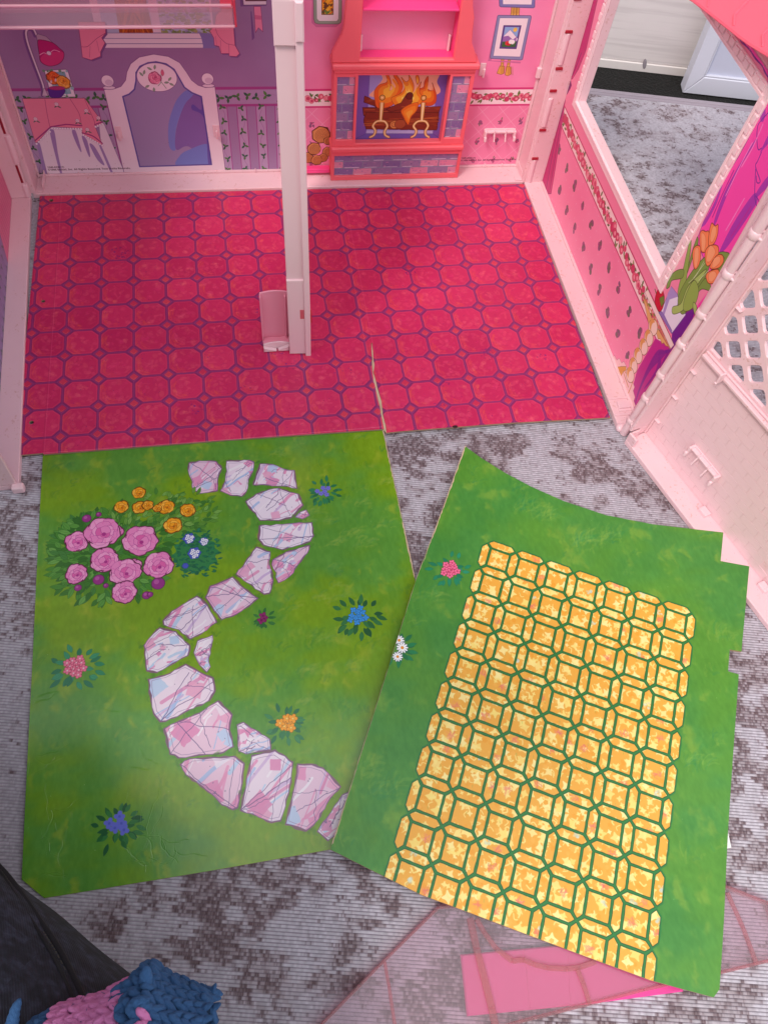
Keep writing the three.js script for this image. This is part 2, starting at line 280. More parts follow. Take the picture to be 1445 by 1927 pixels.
// ---------------------------------------------------------------- print: lawn with stepping stones and flowers
const lawnA = printArea(14, 374, 370, 792, 4, false);
const STONES = [
  [161.4,404.1,171.4,402.5,187.7,405.1,192.7,414.2,188.5,424.9,187.3,440.1,169.8,441.4,163.8,436.4,163.6,426.6,160.1,413.0], [198.3,405.8,220.6,407.0,225.1,409.8,223.3,420.9,218.0,430.3,215.2,444.3,210.4,449.2,199.8,446.9,190.3,440.4,195.4,430.1,197.9,418.1],
  [231.3,412.7,244.1,414.8,258.2,423.1,264.5,424.2,264.7,446.0,250.8,441.6,223.0,437.1,226.5,426.8], [214.4,456.0,224.8,448.6,237.8,444.6,247.0,444.1,257.3,450.0,265.2,453.1,268.4,466.4,256.3,478.8,243.6,480.9,226.0,478.5,219.8,467.3],
  [259.8,479.2,265.8,473.6,271.4,472.1,273.9,478.7,266.7,482.1], [225.5,485.1,246.6,486.1,262.7,485.8,274.7,487.2,274.9,501.7,271.0,507.4,244.1,513.3,227.3,506.3,223.4,499.8],
  [220.2,508.4,232.6,514.9,231.0,523.6,232.5,545.1,228.1,556.9,223.1,557.2,199.5,534.4,208.7,522.9], [234.5,523.1,247.2,516.6,269.6,512.3,267.0,520.0,248.2,542.3,237.4,547.7,235.4,541.7,236.4,537.0,232.9,527.8],
  [170.8,554.5,175.5,543.8,195.9,536.9,205.2,549.4,216.9,561.1,210.7,565.9,196.9,574.3,183.6,578.0,176.1,564.4], [132.8,572.5,140.3,564.4,162.7,552.6,171.3,561.9,178.6,580.1,165.2,589.1,155.4,593.1,146.2,583.1,133.2,576.6],
  [115.9,594.3,123.9,584.0,129.5,579.5,142.9,584.7,154.4,599.3,152.5,608.5,126.5,620.3,118.0,617.5,117.3,608.2], [158.1,606.7,161.7,595.9,174.7,592.3,174.0,600.1,170.5,613.4,171.7,621.2,168.3,625.8,162.4,618.3],
  [119.5,626.0,132.6,624.4,150.7,616.8,159.1,622.9,172.7,632.2,173.7,643.9,168.7,651.4,133.3,664.0,128.8,663.7,123.7,656.4,121.6,645.0], [132.0,670.8,142.2,666.8,160.6,661.5,176.3,653.2,187.0,666.7,184.0,678.8,186.4,693.0,178.4,696.5,142.9,696.0,136.4,692.0],
  [191.0,675.9,196.5,674.3,202.2,679.8,216.6,691.1,216.6,700.0,196.9,700.6,191.1,697.5], [144.2,702.1,151.6,698.4,170.8,700.2,187.1,701.5,194.1,708.4,191.6,723.6,186.7,741.5,183.0,742.4,174.7,737.6,167.9,728.8,148.3,710.8],
  [201.2,703.4,220.2,701.6,233.5,713.3,228.2,736.1,219.7,756.2,212.4,756.5,198.6,748.2,189.5,744.1,194.1,729.7], [237.8,715.4,249.0,717.0,257.6,721.2,269.9,737.8,260.7,745.2,246.0,762.9,239.0,766.7,223.7,759.6,231.9,736.6],
  [247.8,768.7,255.9,760.1,270.6,744.4,276.0,743.0,277.3,766.1,255.3,776.7]];
function lawnWash(A, a, b, c, s) { // painted greens: streaks and soft dabs
  wash(A, 1.6, (x, y) => {
    const n = fbm(x / 55, y / 48, s, 3), m = fbm(x / 22, y / 12, s + 5, 4), f = fbm(x / 2.2, y / 5, s + 9, 3), h = fbm(x / 9 + m * 2, y / 16, s + 2, 3);
    let q = mix3(a, b, sstep(0.35, 0.65, n * 0.75 + m * 0.25)); q = mix3(q, c, 0.55 * sstep(0.55, 0.75, h * 0.6 + m * 0.4)); const t = (f - 0.5) * 16 + (m - 0.5) * 12;
    return [q[0] + t, q[1] + t, q[2] + t * 0.6];
  });
}
function stone(k, p) {
  const [cx, cy] = centroid(p), j = jag(p, 0.9, 5), size = Math.hypot(p[0] - cx, p[1] - cy);
  k.save(); path(k, jag(p.map((v, i) => v + (v - (i % 2 ? cy : cx)) * 0.05), 0.8, 4)); k.fillStyle = '#8a4f86'; k.globalAlpha = 0.75; k.fill(); k.globalAlpha = 1; k.restore();
  k.save(); path(k, j); k.fillStyle = pick(['#efe2f0', '#ecdcec', '#efe4f2', '#e9c8de']); k.fill(); k.clip();
  const a0 = rr(-0.5, -1.0);
  for (let q = 0; q < 17; q++) { const x = cx + rr(-1.1, 1.1) * size, y = cy + rr(-1.1, 1.1) * size, l = size * rr(0.25, 0.8), a = a0 + rr(-0.35, 0.35), o = []; for (let t = -2; t <= 2; t++) o.push(x + Math.cos(a) * l * t * 0.5 + rr(-0.6, 0.6), y + Math.sin(a) * l * t * 0.5 + rr(-0.8, 0.8)); k.globalAlpha = rr(0.75, 1); line(k, o, pick(['#e596bf', '#e09abf', '#dd8cb8', '#e596bf', '#b9d2ee', '#aac2ea', '#cfb4dc', '#f4ecf6', '#f4ecf6']), rr(0.8, 3.4)); }
  for (let q = 0; q < 6; q++) { k.globalAlpha = 0.9; const x = cx + rr(-0.9, 0.9) * size, y = cy + rr(-0.9, 0.9) * size; fillp(k, jag(ruffle(x, y, size * rr(0.15, 0.4), 4, 0.3, rr(0, 3)), 0.6, 3), pick(['#e596bf', '#e08fbb', '#bcd4f0', '#efe3f0', '#e9a9ca'])); }
  k.globalAlpha = 0.85;
  const n = p.length / 2, m = size > 9 ? 4 : 2;
  for (let q = 0; q < m; q++) { const e = Math.floor(rnd() * n), x0 = p[2 * e], y0 = p[2 * e + 1], o = [x0, y0], tx = cx + rr(-0.5, 0.5) * size, ty = cy + rr(-0.5, 0.5) * size, ext = rr(0.16, 0.3); let bx = 0, by = 0; for (let s = 1; s < 16; s++) { bx += rr(-0.9, 0.9); by += rr(-0.9, 0.9); o.push(x0 + (tx - x0) * s * ext * 0.42 + bx, y0 + (ty - y0) * s * ext * 0.42 + by); } line(k, o, '#6f5686', rr(0.35, 0.65), false); }
  for (let q = 0; q < 5; q++) disc(k, cx + rr(-0.6, 0.6) * size, cy + rr(-0.6, 0.6) * size, rr(0.25, 0.6), null, '#6d5880', 0.25);
  k.globalAlpha = 0.8; path(k, jag(p.map((v, i) => v - (v - (i % 2 ? cy : cx)) * 0.1), 0.7, 5)); k.strokeStyle = '#8c6d9c'; k.lineWidth = 0.35; k.stroke();
  k.restore(); path(k, j); k.strokeStyle = '#86608f'; k.lineWidth = 0.55; k.stroke();
}
function bunch(k, x, y, n, r, fr, petal, eye, ink, leafCols, nl, ll, np = 5) {
  for (let i = 0; i < nl * 1.5; i++) { const a = i / nl * 6.283 + rr(-0.2, 0.2), d = r * rr(0.55, 1.45); leaf(k, x + Math.cos(a) * d, y + Math.sin(a) * d, ll * rr(0.7, 1.15), ll * 0.6, a + rr(-0.4, 0.4), pick(leafCols), '#1e5a3c', 0.15); }
  for (let i = 0; i < n; i++) { const a = i * 2.4, d = r * 0.72 * Math.sqrt((i + 0.3) / n); daisy(k, x + Math.cos(a) * d, y + Math.sin(a) * d, fr, petal, eye, ink, np); }
}
{
  const k = lawnA.ctx, A = lawnA;
  lawnWash(A, [120, 162, 26], [88, 150, 54], [160, 174, 46], 40);
  for (let q = 0; q < 110; q++) grassTuft(k, rr(14, 370), rr(384, 790), 9, rr(5, 12), ['#3e7a24', '#9aa83c', '#2f7a44', '#7ba03a', '#4d8c3a'], -1.3, 0.9, 0.3);
  for (let q = 0; q < 26; q++) grassTuft(k, rr(240, 366), rr(384, 700), 22, rr(7, 13), ['#a8b44a', '#9ab24a', '#3a8a52', '#8fae48'], -0.7, 0.7, 0.26);
  for (const s of STONES) { for (let i = 0; i < s.length; i += 4) grassTuft(k, s[i], s[i + 1] + 1, 5, 5, ['#3a7428', '#4b7f2c'], -1.57, 0.9, 0.5); stone(k, s); }
  // the large bed
  const [gx, gy] = [87.4,502.6], lf = (list, n, cols, ink, len) => { for (let q = 0; q < n; q++) { const e = Math.floor(rnd() * (list.length / 4)) * 4, a = rr(0, 6.283), d = Math.sqrt(rnd()), x = list[e] + Math.cos(a) * list[e + 2] * d, y = list[e + 1] + Math.sin(a) * list[e + 3] * d; leaf(k, x, y, len * rr(0.7, 1.2), len * 0.62, Math.atan2(y - gy, x - gx) + rr(-0.7, 0.7), pick(cols), ink, 0.22); } };
  const [bx, by] = [163.6,508.5], [yx, yy] = [130.8,452.6], [wx, wy] = [78.5,519.9];
  k.globalAlpha = 0.7; fillp(k, ruffle(gx, gy - 2, 46, 18, 0.12), '#48882e', null, 0, true); k.globalAlpha = 1;
  lf([gx, gy - 2, 52, 46, gx - 20, gy - 10, 30, 34], 620, ['#3c7c2a', '#4a8e32', '#5a9c3e', '#43843a', '#6aa84c', '#34722a'], '#27581c', 11);
  lf([yx, yy + 5, 44, 24, yx + 20, yy + 10, 32, 24], 190, ['#5e9638', '#6ea544', '#4d8a34', '#7cb052', '#3f7c30'], '#2c5a20', 8);
  k.globalAlpha = 0.8; fillp(k, ruffle(bx, by, 21, 12, 0.12), '#217a54', null, 0, true); k.globalAlpha = 1; lf([bx, by, 22, 26], 170, ['#1f7a5a', '#2a8a66', '#1b6c4c', '#2f7f4a'], '#14503a', 4);
  for (const [x, y, r] of [[63.8,458.3, 4.2], [74.8,455.0, 2.6], [76.0,524.9, 5], [82.5,531.7, 2.4], [58.1,530.9, 3.2], [128.8,535.1, 6], [118.2,545.8, 3.8], [121.5,545.4, 2.6]]) { disc(k, x, y, r, '#9a3488', '#5c1c50', 0.5); disc(k, x - r * 0.25, y - r * 0.3, r * 0.4, '#b85aa2'); }
  for (const [x, y, r] of [[55.8,482.4, 9.5], [91.1,476.1, 6], [78.3,474.6, 14], [112.7,487.4, 13.5], [80.8,504.9, 11], [106.6,515.7, 7], [99.4,519.4, 12], [129.1,516.1, 12], [56.3,516.5, 8.5], [98.8,540.4, 9.5]]) rose(k, x, y, r * 1.16, PINKS, '#5a1f3c');
  for (const [x, y, r] of [[112.2,434.4, 5.8], [95.6,448.7, 6], [112.8,451.4, 6], [120.5,449.8, 4.6], [137.8,453.4, 7], [129.4,454.2, 3.6], [157.8,459.9, 6.4], [143.5,474.8, 7.6]]) rose(k, x, y, r * 1.12, GOLDS, '#6b3a10');
  for (const [x, y, r] of [[158.1,491.2, 5.6], [171.6,496.0, 4.2], [162.3,507.6, 6.2], [153.7,519.9, 3]]) { fillp(k, ruffle(x, y, r * 1.1, 6, 0.2, 0), '#4a5cc0', '#2a3480', 0.3); if (r > 3.5) for (let i = 0; i < 8; i++) { const a = i * 2.4, d = r * 0.65 * Math.sqrt(i / 8); daisy(k, x + Math.cos(a) * d + 0.5, y + Math.sin(a) * d + 0.4, 1.9, '#ffffff', '#8a7ac0', '#6a70b0', 5); } }
  // single plants about the lawn
  bunch(k, 58.6,606.2, 13, 12, 3.3, '#f07a9c', '#fbd0dc', '#a02848', ['#2a8a5e', '#237a54', '#36966a'], 15, 10);
  bunch(k, 95.5,740.6, 5, 11, 4, '#6b74dc', '#5560c8', '#6b74dc', ['#2c6e32', '#38803c', '#245f30'], 20, 8, 4);
  bunch(k, 305.6,589.8, 11, 12, 3, '#3f9ae8', '#3f9ae8', '#173a66', ['#2c6a3a', '#235c34', '#357a44'], 17, 10, 4);
  bunch(k, 220.2,581.8, 3, 4.5, 3.6, '#8a2668', '#6e1a52', '#571040', ['#3a7c3a', '#2f7034'], 10, 6, 4);
  bunch(k, 232.2,680.0, 6, 9.5, 3.9, '#f8a62a', '#fbd26a', '#8a4c10', ['#2f7f4a', '#27744a', '#3a8a52'], 15, 8, 5);
  bunch(k, 290.4,452.7, 6, 9.5, 2.5, '#7a78d8', '#6a68cc', '#5a58b8', ['#237a4c', '#1f6e44', '#2c8454'], 17, 7.5, 5);
  speckle(k, A, 60, ['#d8e4b0', '#e8f0d0'], 0.12, 0.3, 0.8);
}
// crinkles in the lawn board: relief only
const lawnB = printArea(14, 374, 370, 792, 4, false);
{
  const k = lawnB.ctx; wash(lawnB, 1, (x, y) => { const v = 128 + 34 * (fbm(x / 30, y / 24, 71, 3) - 0.5) + 16 * (fbm(x / 6, y / 14, 75, 3) - 0.5); return [v, v, v]; });
  const crack = (x, y, a, n, st, w, c) => { const o = [x, y]; for (let i = 0; i < n; i++) { a += rr(-0.6, 0.6); x += Math.cos(a) * st; y += Math.sin(a) * st; o.push(x, y); } line(k, o, c, w, false); line(k, o.map((v, i) => v + (i % 2 ? 0.5 : 0.4)), c === '#585858' ? '#a8a8a8' : '#606060', w * 0.8, false); return o; };
  for (let q = 0; q < 22; q++) { k.globalAlpha = rr(0.2, 0.55); crack(rr(30, 140), rr(610, 780), 1.57 + rr(-0.4, 0.4), 8, rr(2, 6), rr(0.3, 0.8), pick(['#585858', '#b0b0b0'])); }
  for (const [x, y, a] of [[109.6,752.1, 0.5], [127.1,754.1, 0.9], [136.9,766.5, 1.2], [21.9,697.0, -0.25], [30.0,680.4, 0.5], [22.8,637.5, -0.3], [44.7,723.1, 1.0], [100.1,758.8, 0.7], [33.1,770.9, 0.15]]) for (let b = 0; b < 2; b++) { k.globalAlpha = 0.6; crack(x + b * rr(-3, 3), y + b * rr(-2, 2), a + b * rr(-0.5, 0.5), 10, 2.6, 0.6, b % 2 ? '#b8b8b8' : '#505050'); }
  for (let q = 0; q < 10; q++) { k.globalAlpha = 0.5; crack(rr(30, 340), rr(420, 700), rr(0, 3), 8, rr(2, 5), 0.35, '#b0b0b0'); }
  k.globalAlpha = 1;
}

// ---------------------------------------------------------------- print: lawn with a yellow patio
const patioA = printArea(236, 405, 712, 936, 3.6, false);
{
  const k = patioA.ctx, A = patioA;
  lawnWash(A, [84, 146, 48], [68, 138, 56], [130, 164, 56], 140);
  for (let q = 0; q < 120; q++) grassTuft(k, rr(240, 712), rr(410, 935), 9, rr(5, 12), ['#2a7a34', '#8fae42', '#1f7a4e', '#6aa040'], -1.2, 0.9, 0.3);
  for (const [x, y, n] of [[536.3,542.6, 60], [564.7,542.5, 40], [485.7,498.3, 40], [501.3,510.7, 30], [367.3,583.9, 30], [666.2,547.3, 26], [636.2,654.7, 26], [303.9,748.5, 40], [286.1,731.2, 30], [571.2,764.1, 30]]) grassTuft(k, x, y, n, 16, ['#9cb44c', '#7fa640', '#207a48', '#2c8a4c', '#8ab04a'], -0.9, 0.8, 0.3);
  const green = '#2a7d3c', ink = '#174f2a', ox = 446.2, oy = 552.7, ux = 25.4, uy = 13.75, vx = -13.35, vy = 26.05;
  k.save(); k.beginPath(); // the patio ends where the board was cut
  const P = (a, b) => [ox + a * ux + b * vx, oy + a * uy + b * vy], poly = (l) => l.flatMap(([a, b]) => P(a, b));
  const marble = (p) => {
    k.save(); path(k, p); k.fillStyle = '#efae42'; k.fill(); k.clip(); const [cx, cy] = centroid(p);
    for (let q = 0; q < 10; q++) { k.globalAlpha = rr(0.8, 1); fillp(k, ruffle(cx + rr(-11, 11), cy + rr(-11, 11), rr(1.8, 5), 4, 0.45, rr(0, 3)), pick(['#fde68c', '#fbe07c', '#fdec9e']), null, 0, true); }
    for (let q = 0; q < 7; q++) { k.globalAlpha = rr(0.6, 0.95); fillp(k, ruffle(cx + rr(-11, 11), cy + rr(-11, 11), rr(1, 2.6), 5, 0.2, rr(0, 3)), pick(['#f0a634', '#eea230', '#f4b44c']), null, 0, true); }
    for (let q = 0; q < 3; q++) { const x = cx + rr(-10, 10), y = cy + rr(-10, 10), a = rr(0, 6.3); k.globalAlpha = 0.85; line(k, [x, y, x + Math.cos(a) * 2.5, y + Math.sin(a) * 2.5, x + Math.cos(a + 0.8) * 5, y + Math.sin(a + 0.8) * 5], '#fbe48a', rr(0.6, 1.4)); }
    if (rnd() < 0.2) { const x = cx + rr(-5, 5), y = cy + rr(-5, 5); for (let q = 0; q < 16; q++) { k.globalAlpha = rr(0.25, 0.55); line(k, [x + rr(-4, 4), y + rr(-3, 3), x + rr(-4, 4), y + rr(-3, 3) + 2], pick(['#e87a5a', '#ea8a76', '#e0706a', '#ef9a60']), rr(0.5, 1.1)); } }
    if (rnd() < 0.09) { const x = cx + rr(-5, 5), y = cy + rr(-5, 5); for (let q = 0; q < 9; q++) { k.globalAlpha = rr(0.35, 0.7); disc(k, x + rr(-2.4, 2.4), y + rr(-2.4, 2.4), rr(0.5, 1.6), pick(['#c9d6c4', '#dfe4c8', '#b6c9bc'])); } }
    k.globalAlpha = 1; k.restore(); path(k, p); k.strokeStyle = ink; k.lineWidth = 0.5; k.stroke();
  };
  const s = 0.31, b0 = 0.378, b1 = 0.622, e = 0.405, m = 0.31;
  fillp(k, poly([[-0.62, -0.62], [6.62, -0.62], [6.62, 13], [-0.62, 13]]), null);
  const bar = (a, b, vert) => { const q = vert ? [[a - 0.125, b - m], [a, b - e - 0.045], [a + 0.125, b - m], [a + 0.125, b + m], [a, b + e + 0.045], [a - 0.125, b + m]] : [[a - m, b - 0.125], [a - e - 0.045, b], [a - m, b + 0.125], [a + m, b + 0.125], [a + e + 0.045, b], [a + m, b - 0.125]]; return poly(q); };
  const grown = (p, d) => { const [cx, cy] = centroid(p); return p.map((v, i) => { const c = i % 2 ? cy : cx, o = i % 2 ? p[i - 1] - cx : p[i + 1] - cy, t = v - c; return v + Math.sign(t) * d * Math.abs(t) / Math.hypot(t, o); }); };
  const all = [];
  for (let j = 0; j < 13; j++) for (let i = 0; i < 7; i++) {
    all.push(jag(poly([[i - s, j - s], [i + s, j - s], [i + s, j + s], [i - s, j + s]]), 0.18, 3));
    all.push(jag(bar(i, j - 0.5, false), 0.18, 3)); all.push(jag(bar(i - 0.5, j, true), 0.18, 3)); if (i === 6) all.push(jag(bar(i + 0.5, j, true), 0.18, 3));
  }
  k.restore();
  for (const p of all) { path(k, grown(p, 0.9)); k.fillStyle = green; k.fill(); k.strokeStyle = green; k.lineWidth = 1.2; k.stroke(); }
  for (const p of all) marble(p);
  for (let q = 0; q < 300; q++) { const a = rr(-0.7, 6.7), b = rr(-0.7, 12); if (rnd() < 0.3) continue; const [x, y] = P(Math.round(a * 2) / 2 + rr(-0.05, 0.05), b); k.globalAlpha = 0.25; line(k, [x, y, x + rr(-1, 1), y + 2], '#5fae5a', 0.5); } k.globalAlpha = 1;
  bunch(k, 397.9,557.6, 11, 11, 3.1, '#f4749c', '#d23a6a', '#8a1c3c', ['#1f8a62', '#26946c', '#1a7c58'], 14, 8.5);
  bunch(k, 336.4,628.3, 0, 8, 3, '#fff', '#f6a32c', '#334', ['#1c8450', '#177444'], 11, 9);
  for (const [x, y, r] of [[337.8,621.8, 4.8], [339.4,629.0, 5.2], [333.9,636.7, 4.6]]) daisy(k, x, y, r, '#ffffff', '#f2982a', '#3a4a6a', 11);
  speckle(k, A, 40, ['#c8e0b0'], 0.15, 0.35, 0.7);
}

// ---------------------------------------------------------------- print: back wall (bedroom left, living room right)
const backA = printArea(-2, 0, 634, 312, 3.2, true);
function ivy(k, x, y, r, cols = ['#3f7a3c', '#2f6a44', '#4f8a3a', '#2b5f4c']) { const a = rr(0, 6.3); for (let i = 0; i < 3; i++) leaf(k, x, y, r * rr(0.9, 1.3), r * 0.8, a + i * 2.1 + rr(-0.3, 0.3), pick(cols), '#234a30', 0.2); }
function sprig(k, x, y, r) {
  for (let i = 0; i < 6; i++) leaf(k, x + rr(-0.3, 0.3) * r, y + rr(-0.5, 0.6) * r, r * rr(0.6, 0.9), r * 0.42, rr(0.3, 6), pick(['#7a7a5a', '#8a6a78', '#6a7a58', '#94687e']), null);
  for (let i = 0; i < 5; i++) disc(k, x + rr(-0.4, 0.4) * r, y + rr(-0.6, 0.4) * r, r * rr(0.2, 0.34), pick(['#c8487e', '#b8407a', '#a0608a', '#8e5a80']), '#74486c', 0.15);
}
function roseBorder(k, x0, x1, y0, y1) {
  const h = y1 - y0; for (let x = x0; x < x1; x += h * 0.1) leaf(k, x, (y0 + y1) / 2 + rr(-0.28, 0.28) * h, h * rr(0.26, 0.46), h * 0.22, rr(0, 6.3), pick(['#6f8a3c', '#5a7434', '#83904a', '#4f6a38']), null);
  for (let x = x0 + rr(0, 3); x < x1; x += h * rr(0.2, 0.45)) { const y = (y0 + y1) / 2 + rr(-0.2, 0.2) * h, r = h * rr(0.17, 0.28); disc(k, x, y, r, pick(['#e0607c', '#d8486e', '#ee8c9c', '#c83a64']), '#a8305a', 0.25); disc(k, x + r * 0.15, y, r * 0.5, pick(['#f0a0ac', '#d0406a']), '#b03860', 0.2); }
}
function smallText(k, s, x, y, size, w) { k.save(); k.translate(x, y); k.scale(1, -1); k.fillStyle = '#43202f'; k.font = `bold ${size}px sans-serif`; const m = k.measureText(s).width; k.scale(w / m, 1); k.fillText(s, 0, 0); k.restore(); }
{
  const k = backA.ctx, A = backA;
  wash(A, 0.7, (x, y) => { const n = fbm(x / 40, y / 40, 61, 3) - 0.5; return x < 303 ? [160 + 14 * n, 124 + 16 * n, 168 + 12 * n] : [246 + 8 * n, 138 + 26 * n, 182 + 18 * n]; });
  // bedroom: rail, ivy border, striped dado
  const [, r0, , r1, , r2, , r3] = [240.8,115.8,240.5,112.3,238.8,94.5,238.6,91.4];
  k.fillStyle = '#a888b0'; k.fillRect(-2, 0, 305, r2); k.fillStyle = '#a4468c'; k.fillRect(-2, r1, 305, r0 - r1); k.fillRect(-2, r3, 305, r2 - r3);
  k.fillStyle = '#ae92b8'; k.fillRect(-2, r2, 305, r1 - r2);
  for (let x = 4; x < 300; x += 11) { line(k, [x, (r1 + r2) / 2 + rr(-3, 3), x + 6, (r1 + r2) / 2 + rr(-4, 4), x + 11, (r1 + r2) / 2 + rr(-3, 3)], '#9a6aa6', 0.3); ivy(k, x + rr(-2, 2), (r1 + r2) / 2 + rr(-2, 2), 5.4); }
  const [s0, , s1, , s2, , s3] = [253.4,90.6,265.2,90.5,275.9,90.3,287.8,90.2], pitch = (s3 - s0) / 3;
  for (let i = -24; i < 5; i++) { const x = s0 + i * pitch; if (x > 300) break; k.fillStyle = i % 2 === 0 ? '#b498bc' : '#a080aa'; k.fillRect(x, 0, pitch, r3); line(k, [x, 0, x, r3], '#a23c8c', 0.9, false); if (i % 2 === 0) { const p = []; for (let y = 2; y < r3; y += 5) p.push(x + pitch / 2 + 2.4 * Math.sin(y / 5 + i), y); line(k, p, '#8a5a98', 0.35); for (let y = 6; y < r3; y += 17) ivy(k, x + pitch / 2 + rr(-1, 1), y + rr(-2, 2), 4.2); } }
  // painted window with curtains
  const wx0 = 118, [wx1, wy1] = [233.5,161.0], [, sa, , sb, , sc, , sd] = [184.0,161.1,184.6,165.6,185.5,171.2,186.4,177.2];
  k.fillStyle = '#efe2ea'; k.fillRect(wx0 - 8, sa, wx1 - wx0 + 10, 120); k.fillStyle = '#8f7fb0'; k.fillRect(wx0 - 8, sb - 0.4, wx1 - wx0 + 10, 0.8); k.fillRect(wx0 - 8, sc - 0.3, wx1 - wx0 + 10, 0.6); k.fillRect(wx0 - 8, sd - 0.5, wx1 - wx0 + 10, 0.9);
  const [m0, , m1] = [170.2,179.4,178.8,179.4];
  k.save(); k.beginPath(); k.rect(wx0, sd, m0 - wx0, 110); k.rect(m1, sd, wx1 - m1, 110); k.clip(); k.fillStyle = '#b8c4dc'; k.fillRect(wx0, sd, 200, 110);
  fillp(k, [m0 - 36, sd, m0, sd, m0 - 4, sd + 60, m0 - 34, sd + 50], '#a8501e'); for (let q = 0; q < 24; q++) line(k, [m0 - rr(2, 34), sd, m0 - rr(2, 34), sd + 40], pick(['#c8641e', '#8c3a18', '#d8862c']), 0.8);
  for (let q = 0; q < 220; q++) disc(k, rr(m1, wx1), sd + rr(0, 34), rr(1, 3), pick(['#7f9a4e', '#94a85a', '#6a8a52', '#9a96c0', '#a8b070']), null, 0, rr(0.6, 2)); k.restore();
  fillp(k, [219.2,177.3,221.3,171.8,222.1,163.9,221.7,160.5,235.9,160.5,235.3,176.2], '#8a80bc');
  const cl = [93.5,188.4,121.5,188.5,119.8,177.0,114.4,171.7,116.8,166.4,110.0,156.8,108.9,151.7,97.9,147.7,89.2,150.7,90.6,161.6], cr = [239.5,195.8,257.4,211.8,257.4,185.1,257.4,163.9,261.8,154.7,258.1,151.2,250.0,151.8,249.7,154.7,241.1,154.7,239.6,162.7,234.6,163.9,234.8,171.8,231.1,179.5,237.3,185.0];
  for (const c of [cl, cr]) { fillp(k, c.map((v, i) => i % 2 ? v - 1.5 : v + 1.5), '#7d5590'); fillp(k, c, '#f490ac', '#a03c68', 0.5, false); }
  line(k, [90.7,162.2,97.8,162.8,109.0,171.1,119.6,177.0], '#b84a78', 0.5); line(k, [100.2,162.8,96.8,150.7], '#c05a84', 0.4); line(k, [108.5,168.7,108.5,155.6], '#c05a84', 0.4);
  line(k, [237.3,185.0,239.7,175.1,247.9,166.1,257.4,163.9], '#b84a78', 0.5); for (const l of [[241.9,169.5,241.2,155.8], [250.7,165.6,250.0,153.5], [236.7,174.0,237.4,163.9]]) line(k, l, '#c05a84', 0.4);
  // round table with cloth, lamp, framed picture
  fillp(k, [11.4,48.9,34.5,68.6,67.7,65.2,85.9,43.1,89.6,72.0,95.3,71.9,106.1,5.4,12.5,5.7,14.9,43.0], '#efe0ea', '#8a6a98', 0.35);
  for (const f of [[31.1,62.9,36.1,62.9,32.6,32.2,30.6,5.3,28.3,5.3,29.1,33.8], [56.3,62.5,60.7,62.5,61.2,37.6,59.6,36.1,57.2,48.0], [66.0,55.2,70.8,50.7,70.2,31.4,67.9,29.9], [72.6,44.8,77.8,41.7,84.0,18.8,82.1,16.5,76.7,25.1], [83.0,47.6,86.2,41.6,92.0,6.1,89.3,6.2], [11.9,46.0,15.3,44.4,11.8,8.1,8.8,6.6]]) fillp(k, f, '#a488be', null, 0, true);
  fillp(k, [11.7,103.6,80.5,103.6,93.9,74.0,93.9,71.2,84.2,69.2,87.8,43.0,78.9,49.8,67.5,58.8,68.5,65.9,33.9,68.9,12.5,48.1,10.4,49.6,11.5,88.3], '#ef8aa4', '#8e3264', 0.4);
  line(k, [11.0,51.1,33.9,68.6,52.2,71.4,69.4,69.4], '#a02c7c', 1.3, false); line(k, [67.6,60.2,79.0,55.7,88.1,46.0], '#a02c7c', 1.3); line(k, [84.5,70.6,94.5,74.0], '#a02c7c', 1.2);
  const lace = (p, n) => { for (let i = 0; i <= n; i++) { const t = i / n; disc(k, p[0] + (p[2] - p[0]) * t, p[1] + (p[3] - p[1]) * t, 1.35, '#f8eef4', '#a078a8', 0.2); } };
  lace([11.5,46.7,30.9,62.2], 6); lace([34.6,66.4,67.7,65.2], 11); lace([68.4,57.3,87.2,43.0], 8); lace([84.9,67.8,93.3,71.2], 3);
  for (const l of [[36.3,102.7,34.0,85.2,32.6,68.6], [64.3,102.5,69.9,84.8,69.1,70.9], [80.2,102.3,84.6,77.7,84.5,70.6]]) line(k, l, '#b8487a', 0.5);
  for (const [x, y] of [[47.5,96.6], [19.2,78.6], [78.8,88.1], [65.9,75.8], [90.5,79.0], [74.6,64.4]]) { leaf(k, x, y - 2, 5, 2, -0.6, '#4a6a5a', null); leaf(k, x, y - 2, 4, 2, -2.6, '#4a6a5a', null); disc(k, x, y, 2.3, '#f7dce4', '#a0406c', 0.3); disc(k, x, y, 1, null, '#a0406c', 0.25); }
  const st = [36.5,108.0,38.8,118.4,37.4,141.1,36.0,162.8,36.6,174.5,38.6,179.7,42.6,181.6,46.1,180.3,47.3,174.5]; line(k, st.map((v, i) => i % 2 ? v - 1 : v - 2), '#7c5292', 3); line(k, st, '#5c4068', 3.2); line(k, st, '#c8b4c8', 2.2); line(k, st, '#efe4ea', 0.8);
  fillp(k, [21.1,104.9,54.6,105.2,53.7,104.2,22.1,103.9], '#b8a4bc', '#5c4068', 0.4); fillp(k, [34.3,106.7,38.6,115.8,39.7,115.2,40.9,106.4], '#d0bcd0', '#5c4068', 0.3);
  fillp(k, [46.8,174.5,49.4,175.9,56.7,173.4,61.8,166.9,56.4,168.1,51.1,169.6,46.5,167.5], '#b8a0b4', '#5c4068', 0.4); fillp(k, [46.6,167.8,51.1,169.6,61.7,166.6,67.6,160.4,70.7,155.6,67.5,147.7,60.0,142.5,50.3,141.3,43.9,145.7,44.3,153.3], '#c01c74', '#6a1048', 0.6, true);
